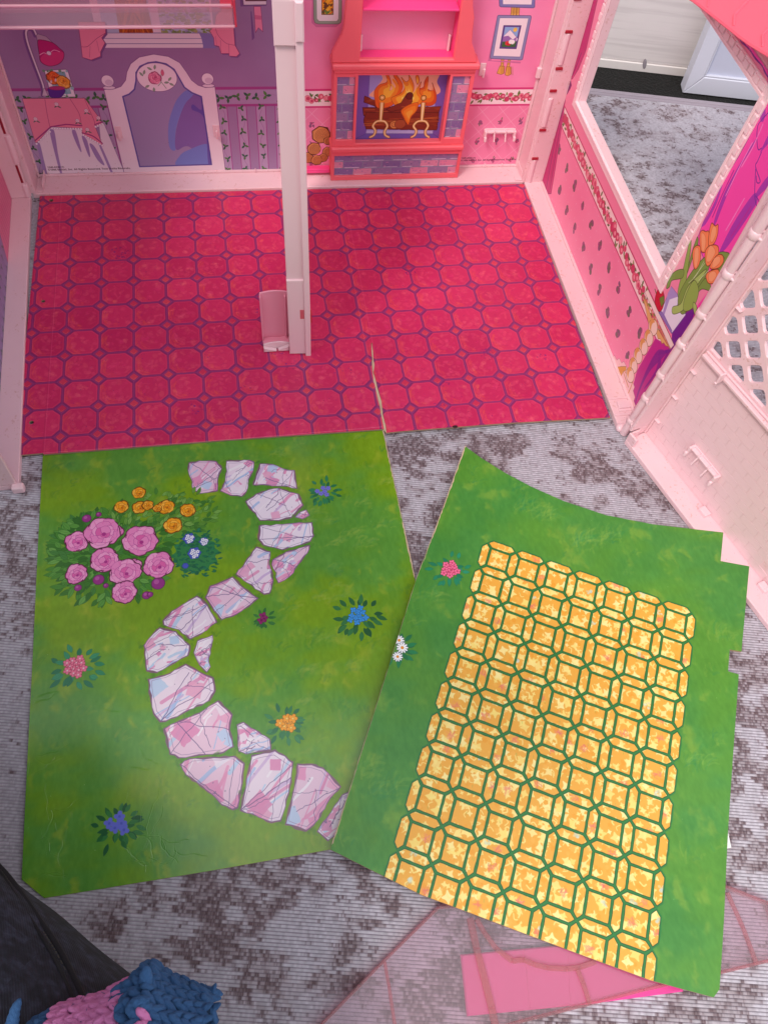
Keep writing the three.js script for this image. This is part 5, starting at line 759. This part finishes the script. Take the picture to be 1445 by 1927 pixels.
{ // ---- upright trough-shaped bracket on the divider's foot
  const x0 = 0.2475, x1 = 0.2772, zb = 0.245, zf = 0.2605, arc = (h, dy) => { const q = new THREE.Shape(); q.moveTo(x0, 0.0012); q.lineTo(x1, 0.0012); q.lineTo(x1, h); q.quadraticCurveTo((x0 + x1) / 2, h + dy, x0, h); q.closePath(); return q; };
  const w = plastic('foot_bracket', [slab(arc(0.069, 0.005), zb, zb + 0.002, 0.0006), box(x0 - 0.0004, x0 + 0.0012, 0.0012, 0.0685, zb + 0.0021, zb + 0.0075, 0.0006), box(x1 - 0.0042, x1 - 0.0026, 0.0012, 0.066, zb + 0.0021, zb + 0.006, 0.0006), box(x0, x1, 0.0012, 0.004, zb + 0.002, zf, 0.0008)], house, M.deepPink);
  plastic('lip', [slab(arc(0.0085, 0.006), zf, zf + 0.0018, 0.0006)], w, M.paleClean);
  const foot = (p) => { const q = new THREE.Shape(); p.forEach(([x, y], i) => i ? q.lineTo(x, y) : q.moveTo(x, y)); q.closePath(); return slab(q, zf + 0.002, zf + 0.0062, 0.0008); };
  plastic('lip_foot', foot([[x0, 0.0008], [x0 + 0.014, 0.0008], [x0 + 0.014, 0.003], [x0, 0.0075]]), w, M.paleClean); plastic('lip_foot', foot([[x0 + 0.0155, 0.0008], [x1 - 0.002, 0.0008], [x1 - 0.002, 0.0085], [x0 + 0.0155, 0.0035]]), w, M.paleClean);
}
{ // ---- upper storey floor above the bedroom, out of the picture
  plastic('upper_floor', [box(-0.03, 0.276, 0.345, 0.351, -0.045, 0.07, 0.001)], house, M.pale);
}
{ // ---- clear pink tray overhead in the bedroom
  const y = 0.2465, xa = -0.06, xb = 0.248, zb = -0.04, zf = 0.052;
  const w = part('clear_tray', box(xa, xb, y, y + 0.0025, zb, zf - 0.0035, 0.0008), M.clear, house);
  part('tray_lip', [box(xa, xb, y - 0.011, y + 0.0075, zf - 0.003, zf, 0.0012)], new THREE.MeshPhysicalMaterial({ color: rgb(246, 226, 238), roughness: 0.28, transmission: 0.86, thickness: 0 }), w);
  part('tray_bead', [rod(V(xa, y - 0.0115, zf - 0.0005), V(xb, y - 0.0115, zf - 0.0005), 0.0016), rod(V(xa, y + 0.0082, zf - 0.0005), V(xb - 0.002, y + 0.0082, zf - 0.0005), 0.0014)], new THREE.MeshPhysicalMaterial({ color: rgb(250, 206, 222), roughness: 0.25, transmission: 0.6, thickness: 0 }), w);
  part('tray_end', [box(xb + 0.0004, xb + 0.0026, y - 0.012, y + 0.014, zb, zf + 0.001, 0.001), box(xb - 0.012, xb, y + 0.0028, y + 0.0042, zb, zf - 0.004, 0.0005)], new THREE.MeshPhysicalMaterial({ color: rgb(244, 84, 118), roughness: 0.25, transmission: 0.55, thickness: 0 }), w);
}

// ================================================================ FIREPLACE
{
  const Y0 = 0.0032, Fn = -0.012, root = thing('fireplace', 'coral pink toy fireplace with bookshelf hood and printed fire against back wall', 'fireplace', V(0, Y0, Fn).applyMatrix4(MB).setX(0.443));
  const zb = D + 0.0006, m = MB;
  const [pl0, , pr0, pt, ob, , or_] = [366.4,144.7,534.0,139.9,396.6,61.8,505.2,140.1]; void ob; void or_;
  const xl = pl0 / 1000, xr = pr0 / 1000 + 0.0015, yt = pt / 1000, [o0, ot, , , ox1] = [396.0,142.3,396.6,61.8,505.2,140.1], oL = o0 / 1000, oR = ox1 / 1000, oT = ot / 1000 - 0.001, yBase = 0.051, oB = 0.0545;
  // base block with recessed brick sticker
  const base = shapeOf([xl * 1000, Y0 * 1000, xr * 1000, Y0 * 1000, xr * 1000, 44, xl * 1000, 44]); base.holes.push(holeOf([xl * 1000 + 4, 9.5, xr * 1000 - 4, 9.5, xr * 1000 - 4, 38.5, xl * 1000 + 4, 38.5]));
  plastic('base', [slab(base, Fn - 0.002, Fn + 0.0015, 0.0006), box(xl, xr, Y0, 0.044, zb, Fn - 0.0038, 0.001), box(xl - 0.001, xr + 0.001, 0.0442, yBase, zb, Fn + 0.004, 0.0022)], root, M.coral, undefined, m);
  const bs = [xl * 1000 + 3.5, 9, xr * 1000 - 3.5, 9, xr * 1000 - 3.5, 39, xl * 1000 + 3.5, 39], bA = { x0: bs[0], x1: bs[2], y0: 9, y1: 39 };
  part('brick_print', sheet(shapeOf(bs), bA, Fn - 0.0012).applyMatrix4(m), printMat(brickBaseA, 0.4), root);
  // pillars and lintel: front frame with openings
  const front = shapeOf([xl * 1000 + 0.5, yBase * 1000 + 0.2, xr * 1000 - 0.5, yBase * 1000 + 0.2, xr * 1000 - 0.5, yt * 1000 + 4, xl * 1000 + 0.5, yt * 1000 + 4]);
  front.holes.push(holeOf([oL * 1000, oB * 1000, oR * 1000, oB * 1000, oR * 1000, oT * 1000, oL * 1000, oT * 1000]));
  const panels = [[xl * 1000 + 5, oL * 1000 - 3.6], [oR * 1000 + 3.6, xr * 1000 - 5]];
  for (const [a, b] of panels) front.holes.push(holeOf([a, 60, b, 60, b, oT * 1000 - 2, a, oT * 1000 - 2]));
  plastic('surround', [slab(front, Fn - 0.003, Fn, 0.0006), box(xl + 0.0006, oL - 0.0006, yBase, yt, zb, Fn - 0.0035, 0.0008), box(oR + 0.0006, xr - 0.0006, yBase, yt, zb, Fn - 0.0035, 0.0008), box(oL - 0.001, oR + 0.001, oT + 0.0006, yt + 0.002, zb, Fn - 0.0032, 0.0006)], root, M.coral, undefined, m);
  for (const [a, b] of panels) part('brick_print', sheet(shapeOf([a - 0.5, 59.5, b + 0.5, 59.5, b + 0.5, oT * 1000 - 1.5, a - 0.5, oT * 1000 - 1.5]), { x0: a - 0.5, x1: b + 0.5, y0: 59.5, y1: oT * 1000 - 1.5 }, Fn - 0.0028).applyMatrix4(m), printMat(brickPillarA, 0.4), root);
  part('fire_print', sheet(shapeOf([oL * 1000 - 2, 50, oR * 1000 + 2, 50, oR * 1000 + 2, oT * 1000 + 1, oL * 1000 - 2, oT * 1000 + 1]), fireA, -0.026).applyMatrix4(m), printMat(fireA, 0.4), root);
  // mantel and hood
  const yM = 0.1525;
  plastic('mantel', [box(xl - 0.0022, xr + 0.003, yM - 0.0035, yM + 0.0035, zb, Fn + 0.0045, 0.0024), box(xl + 0.0005, xr - 0.0005, yM - 0.008, yM - 0.0036, zb, Fn + 0.0018, 0.0012)], root, M.coral, undefined, m);
  const hl = [364.2,157.5,364.0,167.4,368.8,177.2,374.0,186.8,376.5,197.4,376.9,210.1,378.2,223.6,379.1,232.4], hr = [500.2,233.4,516.5,231.3,518.9,217.8,522.5,206.2,523.0,194.3,524.6,178.5,530.5,167.2,534.3,157.0];
  const sl = [396.5,158.0,394.5,230.3], sr = [505.6,157.3,503.0,231.2];
  const H = new THREE.Shape(); const hp = [hl[0], 156.2, ...hl.slice(2), hl[14], 262, hr[2], 262, ...hr.slice(2, 14), hr[14], 156.2]; for (let i = 0; i < hp.length; i += 2) i ? H.lineTo(hp[i] / 1000, hp[i + 1] / 1000) : H.moveTo(hp[i] / 1000, hp[i + 1] / 1000);
  H.holes.push(holeOf([sl[0], 160.5, sr[0], 160.5, sr[0] - 0.5, 258, sl[0] + 0.5, 258]));
  plastic('hood', [slab(H, Fn - 0.005, Fn + 0.001, 0.0012)], root, M.coral, undefined, m);
  const sy = [445.3,212.7][1] / 1000;
  plastic('shelf', [box(sl[0] / 1000 - 0.002, sr[0] / 1000 + 0.002, 0.156, 0.1596, zb, Fn - 0.0052, 0.0006), box(sl[0] / 1000 + 0.001, sr[0] / 1000 - 0.001, sy - 0.0008, sy + 0.0014, zb, Fn - 0.001, 0.0006), box(sr[0] / 1000 + 0.0002, sr[0] / 1000 + 0.002, 0.16, 0.26, zb, Fn - 0.0052, 0.0006), box(sl[0] / 1000 - 0.002, sl[0] / 1000 - 0.0002, 0.16, 0.26, zb, Fn - 0.0052, 0.0006)], root, M.hot, undefined, m);
  for (const x of [sl[0] / 1000 + 0.002, sr[0] / 1000 - 0.0045]) plastic('post', [box(x, x + 0.0025, 0.1597, 0.178, zb + 0.0004, zb + 0.005, 0.0008)], root, M.paleClean, undefined, m);
}

// ================================================================ LOOSE BOARDS
const edgeMat = (A, rough, bump) => [std(0xffffff, rough, { map: texOf(A.c), ...(bump ? { bumpMap: texOf(bump.c, false), bumpScale: 0.0005 } : { bumpMap: grainBump, bumpScale: 0.00003 }), ior: bump ? 1.62 : 1.5 }), M.cardEdge];
{ // floor board with punched holes, split along an old fold
  const hole = (x, y, r) => { const o = []; for (let i = 0; i < 10; i++) o.push([x + Math.cos(i * 0.6283) * r, y + Math.sin(i * 0.6283) * r]); return o; };
  const crack = [364.7,388.7,365.7,380.1,365.1,373.1,365.2,363.5,365.6,355.3,366.2,347.0,365.8,335.5,365.0,325.4,364.5,314.4,363.8,304.8,365.6,299.3,366.7,293.8,366.6,288.1,367.2,282.4,368.9,261.9,368.0,262.3,366.0,277.4,365.5,283.9,363.8,291.9,362.8,303.1,362.3,317.3,362.6,323.6,362.4,334.4,362.6,343.6,363.2,355.1,362.9,363.3,362.8,372.9,362.9,383.6];
  const out = [-4, -14.4, 300, -9, 616, -3.4, 615, 120, 613.6, 260, 611.6, 394, 500, 390, ...crack, 200, 380.6, 21, 380.2, 20.4, 378.6, -6.2, 378.8];
  const floor = solo('floor_board', board(out, [hole(9.5,168.0, 2.2), hole(7.2,339.1, 2.3), hole(9.6,-5.3, 2.6)], floorA, 0, 0.0022, (x, z) => 0.0006 * Math.sin(x * 9) * Math.sin(z * 11) + (x > 0.366 ? 0.0007 : 0) * sstep(0.2, 0.39, z)), edgeMat(floorA, 0.33), 'crimson tile-printed cardboard floor with a torn fold inside the dollhouse', 'floor board');
  const cp = []; for (let i = 0; i < crack.length; i += 2) cp.push(crack[i] + rr(-0.5, 0.5), crack[i + 1] + rr(-0.3, 0.3));
  const strip = board(cp, [], floorA, -0.0004, 0.0016, (x, z) => 0.0006 * Math.sin(z * 260) + 0.0004 * Math.sin(z * 610 + x * 300));
  part('torn_edge', strip, [M.tornPaper, M.tornPaper], floor);
  for (const [x, z] of [[438.7,388.9], [510.6,389.0]]) part('dark_mark', new THREE.CircleGeometry(0.0022, 10).rotateX(-Math.PI / 2).scale(1.5, 1, 0.8).translate(x / 1000, 0.0011, z / 1000), std(rgb(50, 18, 30), 0.9), floor);
}
{ // lawn board with the stepping stones
  const L = [19.5, 377, 200, 377.4, 362.3, 377.6, 363.2, 470, 364.6, 561, 365, 700, 365.4, 784.6, 255.3,783.6,165.1,785.1,42.3,785.6,25.6,770.2, 22, 560];
  solo('lawn_board', board(L, [], lawnA, -0.0025, 0.0019, (x, z) => 0.0012 * sstep(0.1, 0.02, x) * sstep(0.62, 0.78, z) * Math.sin(x * 60) + 0.0004 * Math.sin(z * 30)), edgeMat(lawnA, 0.2, lawnB), 'glossy green lawn board printed with stone path and rose bed', 'garden board');
}
{ // lawn board with the yellow patio, lying over the other and over the plastic pieces
  const P = [442.6,418.1,456.1,434.4,476.7,455.2,500.0,474.7,528.3,494.5,567.2,515.3,612.9,531.1,682.2,548.4,666.9,579.2,693.7,588.3,650.2,672.0,639.9,668.6,630.2,688.4,638.9,692.6,605.2,760.6,571.7,828.5,546.8,878.8,524.6,922.1,518.4,926.2,497.3,917.4,476.1,908.5,433.2,886.1,387.4,861.9,352.7,843.5,320.1,826.7,285.4,804.2,255.8,784.8,303.1,689.0,364.0,563.8,401.8,494.6];
  solo('patio_board', board(P, [], patioA, 0.005, 0.0026, (x, z) => 0.006 * sstep(0.8, 0.93, z) * sstep(0.3, 0.5, x) + 0.0012 * Math.sin((x + z) * 9) + 0.0016 * sstep(0.5, 0.3, x) * sstep(0.45, 0.6, z) - 0.001), edgeMat(patioA, 0.3), 'green board printed with a yellow square patio, curved top edge', 'garden board');
}
{ // frayed paper core along the two torn board edges
  const fray = (pts, w, top, name, parent) => { const a = [], b = []; for (let i = 0; i + 3 < pts.length; i += 2) { const n = 26; for (let t = 0; t < n; t++) { const u = t / n, x = pts[i] + (pts[i + 2] - pts[i]) * u, y = pts[i + 1] + (pts[i + 3] - pts[i + 1]) * u; a.push([x - rr(0.1, 0.6) * Math.sign(w), y]); b.push([x + w * rr(0.3, 1.1), y + rr(-0.4, 0.4)]); } } part(name, board([...a, ...b.reverse()].flat(), [], patioA, top, 0.0018, (x, z) => 0.0003 * Math.sin(z * 900)), [M.tornPaper, M.tornPaper], parent); };
  fray([362.3, 378, 363.2, 470, 364.6, 561], -1.1, -0.0021, 'frayed_edge', scene.getObjectByName('lawn_board'));
  fray([442.6,418.1,401.8,494.6,364.0,563.8,303.1,689.0,255.8,784.8], 1.2, 0.0058, 'frayed_edge', scene.getObjectByName('patio_board'));
}
{ // scrap of white paper peeping out from under the patio board
  solo('paper_scrap', board([567.3,811.9,578.6,815.6,576.3,830.6,562.0,831.3], [], patioA, 0.0008, 0.0004), [M.whitePaper, M.whitePaper], 'small white paper corner sticking out at the right edge of the patio board', 'paper');
}
{ // hot pink plastic board
  const P = [342.3,870.3,397.3,874.4,508.4,882.8,501.7,919.7,427.9,916.0,338.9,908.9];
  const s = new THREE.Shape(); for (let i = 0; i < P.length; i += 2) i ? s.lineTo(P[i] / 1000, -P[i + 1] / 1000) : s.moveTo(P[i] / 1000, -P[i + 1] / 1000); s.closePath();
  const o = thing('pink_board', 'hot pink plastic rectangle lying under the clear plastic panel', 'plastic board', V(0.42, -0.0045, 0.89));
  part('plate', uvBox(slab(s, -0.0044, 0.0004, 0.001).rotateX(-Math.PI / 2)), M.hotBoard, o);
  const rib = (a, b) => beam(V(a[0] / 1000, 0.0004, a[1] / 1000), V(b[0] / 1000, 0.0004, b[1] / 1000), 0.0012, 0.0008);
  part('seam_line', [rib([390.8,875.1], [384.9,912.0]), rib([422.3,884.0], [415.7,912.7])], M.hotBoard, o);
}
{ // translucent pink panel with moulded ribs
  const out = [219.9,907.6,235.7,896.9,280.5,868.3,331.7,837.0, 561.3,857.6,589.9,874.0,584.7,910.6,533.5,912.5,471.7,913.8,428.1,915.8,377.8,918.0,351.7,919.8,288.6,922.8];
  const s = new THREE.Shape(); for (let i = 0; i < out.length; i += 2) i ? s.lineTo(out[i] / 1000, -out[i + 1] / 1000) : s.moveTo(out[i] / 1000, -out[i + 1] / 1000); s.closePath();
  const o = thing('clear_panel', 'see-through pink plastic panel with ribs half under the patio board', 'plastic panel', V(0.4, -0.0045, 0.88));
  part('pane', slab(s, 0.0012, 0.0026, 0.0004).rotateX(-Math.PI / 2), new THREE.MeshPhysicalMaterial({ color: rgb(246, 236, 241), roughness: 0.1, transmission: 0.94, thickness: 0, ior: 1.45 }), o);
  const rim = []; const n = out.length / 2; for (let i = 0; i < n; i++) { const a = V(out[2 * i] / 1000, 0, out[2 * i + 1] / 1000), b = V(out[2 * ((i + 1) % n)] / 1000, 0, out[2 * ((i + 1) % n) + 1] / 1000); rim.push(beam(a.setY(-0.0007), b.setY(-0.0007), 0.0022, 0.0072, 0.0006)); }
  part('rim', rim, M.clearRim, o);
  const rib = (l, w) => { const g = []; for (let i = 0; i + 3 < l.length; i += 2) g.push(beam(V(l[i] / 1000, 0.003, l[i + 1] / 1000), V(l[i + 2] / 1000, 0.003, l[i + 3] / 1000), w, 0.0012, 0.0004)); part('rib', g, M.clearRim, o); };
  rib([285.5,866.2,286.1,881.4,286.4,908.9], 0.0024); rib([353.8,847.8,354.4,868.4,356.9,906.8,357.2,919.5], 0.0052); rib([358.7,849.1,362.3,858.7,368.8,870.6,379.0,880.6, 387.3,880.8,394.2,885.0,403.9,888.8,417.8,891.8,428.4,892.3,441.1,890.7], 0.0036); rib([425.6,892.8,427.5,902.0,428.7,915.9], 0.0034); rib([559.0,861.6,561.9,886.5,562.8,911.8], 0.0034);
}

// ================================================================ PERSON kneeling at the lower left (mostly outside the frame)
{
  const who = thing('person', 'person in black jeans and blue and pink chunky knit kneeling at lower left', 'person', V(-0.1, -0.0045, 0.8));
  const hip = V(-0.2862, 0.1461, 0.6323), knee = V(0.1779, 0.092, 1.0198), d = knee.clone().sub(hip).normalize(), L = hip.distanceTo(knee);
  const nx = V(0, 1, 0).addScaledVector(d, -d.y).normalize(), ny = d.clone().cross(nx);
  const rad = (t) => 0.118 - 0.0305 * t - (t > 0.93 ? 0.5 * (t - 0.93) : 0);
  const surf = (t, a, lift = 0) => { const c = hip.clone().addScaledVector(d, t * L), q = rad(t) + lift + 0.0016 * (fbm(t * 7, a * 1.6 + 3, 5, 3) - 0.5) * 2 + 0.0004 * Math.sin(t * 60 + a * 4); return c.addScaledVector(nx, Math.cos(a) * q).addScaledVector(ny, Math.sin(a) * q); };
  const grid = (n, m, f) => { const pos = [], uv = [], idx = []; for (let i = 0; i <= n; i++) for (let j = 0; j <= m; j++) { const p = f(i / n, j / m); pos.push(p.x, p.y, p.z); uv.push(i / n * 6, j / m * 6); } for (let i = 0; i < n; i++) for (let j = 0; j < m; j++) { const a = i * (m + 1) + j, b = a + m + 1; idx.push(a, b, a + 1, b, b + 1, a + 1); } const g = new THREE.BufferGeometry(); g.setAttribute('position', new THREE.Float32BufferAttribute(pos, 3)); g.setAttribute('uv', new THREE.Float32BufferAttribute(uv, 2)); g.setIndex(idx); g.computeVertexNormals(); return g; };
  const denim = noiseTex(512, (i, j) => { const tw = ((i + j) % 5 < 2 ? 7 : 0), v = 22 + tw + 46 * Math.pow(fbm(i / 22, j / 16, 44, 4), 2) + 9 * hash(i, j, 3); return [v * 0.94, v, v * 1.32]; }, true);
  const denimBump = noiseTex(256, (i, j) => { const v = 100 + ((i + j) % 5 < 2 ? 60 : 0) + 60 * fbm(i / 8, j / 8, 2, 2); return [v, v, v]; });
  const dm = std(0xffffff, 0.9, { map: denim, bumpMap: denimBump, bumpScale: 0.0008 });
  part('trouser_leg', grid(140, 90, (u, v) => u >= 0.999 ? knee.clone() : surf(u * 1.02, v * Math.PI * 2)), dm, who);
  const ed = V(0.6459, -0.0814, -0.7591), up = V(0.16, 0.565, -0.03), aE = Math.atan2(ed.dot(ny), ed.dot(nx)), aC = Math.atan2(up.dot(ny), up.dot(nx)), sg = Math.sign(Math.atan2(Math.sin(aC - aE), Math.cos(aC - aE)));
  const sp = [[0.577, 0.1], [0.618, 0.27], [0.656, 0.4], [0.694, 0.52]].map(([t, a]) => [t, aE + sg * a]), sc = (o) => new THREE.CatmullRomCurve3([[sp[0][0] - 0.12, sp[0][1] - sg * 0.2], ...sp, [sp[3][0] + 0.08, sp[3][1] + sg * 0.3]].map(([t, a]) => surf(t, a + o, 0.0006)));
  part('seam', [new THREE.TubeGeometry(sc(0), 60, 0.0022, 6).scale(1, 1, 1), new THREE.TubeGeometry(sc(0.07), 60, 0.0014, 6)], std(rgb(44, 44, 50), 0.95, { bumpMap: denimBump, bumpScale: 0.001 }), who);
  const stt = []; for (let i = 4; i < 56; i++) { const c = sc(0.035), p = c.getPoint(i / 60), q = c.getPoint((i + 0.5) / 60); stt.push(rod(p, q, 0.0006, 0.0006, 6)); }
  part('stitching', stt, std(rgb(70, 70, 66), 0.9), who);
  // chunky knit: pairs of plump loops in columns round the hem
  const K0 = V(0.0774,0.1881,0.8843), K1 = V(0.1752,0.1852,0.8981), kd = K1.clone().sub(K0).normalize(), KL = K0.distanceTo(K1), ku = V(0.0965, 0.5172, -0.8504).addScaledVector(kd, -V(0.0965, 0.5172, -0.8504).dot(kd)).normalize(), kn = kd.clone().cross(ku);
  const prof = [[-0.2, 0.008], [0.1, 0.014], [0.2, 0.021], [0.29, 0.0245], [0.45, 0.0285], [0.6, 0.036], [0.7, 0.042], [0.8, 0.036], [1.0, 0.0295], [1.1, 0.028]], kr = (u) => { for (let i = 0; i < prof.length - 1; i++) if (u <= prof[i + 1][0]) { const t = clamp((u - prof[i][0]) / (prof[i + 1][0] - prof[i][0])); return prof[i][1] + (prof[i + 1][1] - prof[i][1]) * t; } return 0.028; };
  const kp = (u, a, l = 0) => { const r = kr(u) + l; return K0.clone().addScaledVector(kd, u * KL).addScaledVector(ku, Math.cos(a) * r).addScaledVector(kn, Math.sin(a) * r); };
  part('jumper_lining', grid(40, 40, (u, v) => kp(0.1 + u * 0.9, -2.6 + v * 5.2, -0.005)), std(rgb(34, 60, 92), 0.95), who);
  const blue = [], pink = []; const loop = new THREE.SphereGeometry(1, 16, 18).rotateZ(Math.PI / 2); { const p = loop.attributes.position; for (let i = 0; i < p.count; i++) { const t = p.getX(i), y = p.getY(i), z = p.getZ(i), a = Math.atan2(z, y), q = (1 + 0.17 * Math.abs(Math.sin(1.5 * a + t * 5.2)) - 0.06) * (1 - 0.22 * t); p.setXYZ(i, t, y * q, z * q); } loop.computeVertexNormals(); }
  const put = (list, P, dirA, out, l, w) => { const X = dirA.clone().normalize(), Z = out.clone().addScaledVector(X, -out.dot(X)).normalize(), Y = Z.clone().cross(X), g = loop.clone().applyMatrix4(new THREE.Matrix4().makeBasis(X.multiplyScalar(l), Y.multiplyScalar(w), Z.multiplyScalar(w * 0.9)).setPosition(P)); list.push(g); };
  const cols = 23, da = 5.0 / cols;
  for (let c = 0; c < cols; c++) for (let s = 0; s < 19; s++) {
    const a = -2.5 + c * da + rr(-0.02, 0.02), u = 0.12 + s * 0.0505 + (c % 2) * 0.01 + rr(-0.006, 0.006); if (u > 1.0 + rr(-0.02, 0.03)) continue;
    const isPink = (u > 0.27 && u < 0.62) || (Math.abs(u - 0.73) < 0.028 && Math.abs(a - 0.5) < 0.12), list = isPink ? pink : blue, r = kr(u), w = r * da * 1.05;
    for (const h of [-1, 1]) { const P = kp(u, a + h * da * 0.235, 0.0005 + rr(-0.0005, 0.0006)), Q = kp(u + 0.05, a - h * da * 0.16 + rr(-0.02, 0.02), -0.0008), out = P.clone().sub(K0).addScaledVector(kd, -P.clone().sub(K0).dot(kd)); put(list, P, Q.sub(P), out, KL * 0.052, Math.max(0.0017, w * 0.225)); }
  }
  for (let q = 0; q < 40; q++) { const u = q < 22 ? 1.0 + rr(-0.01, 0.02) : rr(0.55, 0.75), a = q < 22 ? -2.4 + q * 0.2 : rr(-0.2, 0.4), P = kp(u, a, rr(-0.001, 0.002)); put(blue, P, kd.clone().multiplyScalar(rr(0.2, 1)).addScaledVector(ku, rr(-0.8, 0.8)), ku, rr(0.004, 0.006), rr(0.0018, 0.0026)); }
  put(blue, kp(0.705, 0.1, 0.004), ku.clone(), kn, 0.0055, 0.003); for (let q = 0; q < 5; q++) put(blue, V(0.0861,0.1999,0.8668).addScaledVector(ku, q * 0.0028 - 0.004).addScaledVector(kd, q * 0.0006), ku.clone().addScaledVector(kd, rr(-0.3, 0.5)), kn, 0.005, 0.0034 - q * 0.0003);
  const hair = (list, n) => { for (let q = 0; q < n; q++) { const P = kp(rr(0.15, 1), rr(-1.8, 1.9), 0.001), D = kp(rr(0.15, 1), rr(-1.8, 1.9), 0).sub(P).normalize().multiplyScalar(0.003).addScaledVector(P.clone().sub(K0).addScaledVector(kd, -P.clone().sub(K0).dot(kd)).normalize(), 0.003); list.push(rod(P, P.clone().add(D), 0.00016, 0.00008, 4)); } };
  hair(blue, 160);
  const wool = noiseTex(256, (i, j) => { const v = 128 + 110 * (fbm(i / 3, j / 12, 6, 3) - 0.5); return [v, v, v]; });
  const wm = (c) => std(c, 0.97, { bumpMap: wool, bumpScale: 0.0012, sheen: 0.5, sheenRoughness: 0.8, sheenColor: c.clone() });
  part('blue_knit', blue, wm(rgb(58, 100, 150)), who, 'blue chunky knit of the jumper hem'); part('pink_knit', pink, wm(rgb(232, 140, 200)), who, 'pink patch in the blue knit');
  // rest of the body beyond the frame: torso, arms reaching to the phone, second leg, head
  const bones = [[-0.25, 0.2, 0.66, 0.13, -0.13, 0.42, 0.68, 0.13], [-0.13, 0.42, 0.68, 0.13, -0.07, 0.56, 0.7, 0.115], [-0.1, 0.6, 0.54, 0.06, -0.09, 0.6, 0.88, 0.058], [-0.1, 0.6, 0.54, 0.055, 0.03, 0.47, 0.78, 0.045], [0.03, 0.47, 0.78, 0.045, 0.15, 0.6, 0.99, 0.034], [-0.09, 0.6, 0.88, 0.054, 0.0, 0.47, 1.02, 0.042], [0.0, 0.47, 1.02, 0.042, 0.16, 0.6, 1.03, 0.033], [-0.28, 0.14, 0.85, 0.11, 0.02, 0.1, 1.14, 0.08]];
  const N = 60, size = 0.62, cx = -0.06, cy = 0.38, cz = 0.86, mc = new MarchingCubes(N, new THREE.MeshBasicMaterial(), false, false, 200000); mc.isolation = 0;
  const segD = (x, y, z, b) => { const ax = b[4] - b[0], ay = b[5] - b[1], az = b[6] - b[2], t = clamp(((x - b[0]) * ax + (y - b[1]) * ay + (z - b[2]) * az) / (ax * ax + ay * ay + az * az)); return Math.hypot(x - b[0] - ax * t, y - b[1] - ay * t, z - b[2] - az * t) - (b[3] + (b[7] - b[3]) * t); };
  const fieldOf = (bs) => { for (let k = 0; k < N; k++) for (let j = 0; j < N; j++) for (let i = 0; i < N; i++) { const x = cx + (i / N * 2 - 1) * size, y = cy + (j / N * 2 - 1) * size, z = cz + (k / N * 2 - 1) * size; let e = 0; for (const b of bs) e += Math.exp(-segD(x, y, z, b) * 40); mc.field[i + j * N + k * N * N] = Math.log(e) / 40; } mc.update(); const n = mc.count, g = new THREE.BufferGeometry(); g.setAttribute('position', new THREE.Float32BufferAttribute(Array.from(mc.positionArray.slice(0, n * 3)), 3)); g.setAttribute('normal', new THREE.Float32BufferAttribute(Array.from(mc.normalArray.slice(0, n * 3)), 3)); g.setAttribute('uv', new THREE.Float32BufferAttribute(new Float32Array(n * 2), 2)); g.scale(size, size, size).translate(cx, cy, cz); return g; };
  part('jumper', fieldOf(bones.slice(0, 7)), std(rgb(46, 80, 122), 0.95), who); part('far_leg', fieldOf(bones.slice(7)), std(rgb(26, 26, 32), 0.95), who);
  part('head', [new THREE.SphereGeometry(0.085, 24, 18).scale(0.88, 1.25, 1).translate(-0.03, 0.79, 0.74), rod(V(-0.07, 0.62, 0.71), V(-0.05, 0.72, 0.73), 0.05)], std(rgb(214, 168, 146), 0.6), who);
  part('hair', new THREE.SphereGeometry(0.096, 24, 18).scale(0.95, 1.22, 1.02).translate(-0.05, 0.806, 0.735), std(rgb(58, 40, 30), 0.8), who);
}

renderer.render(scene, camera);
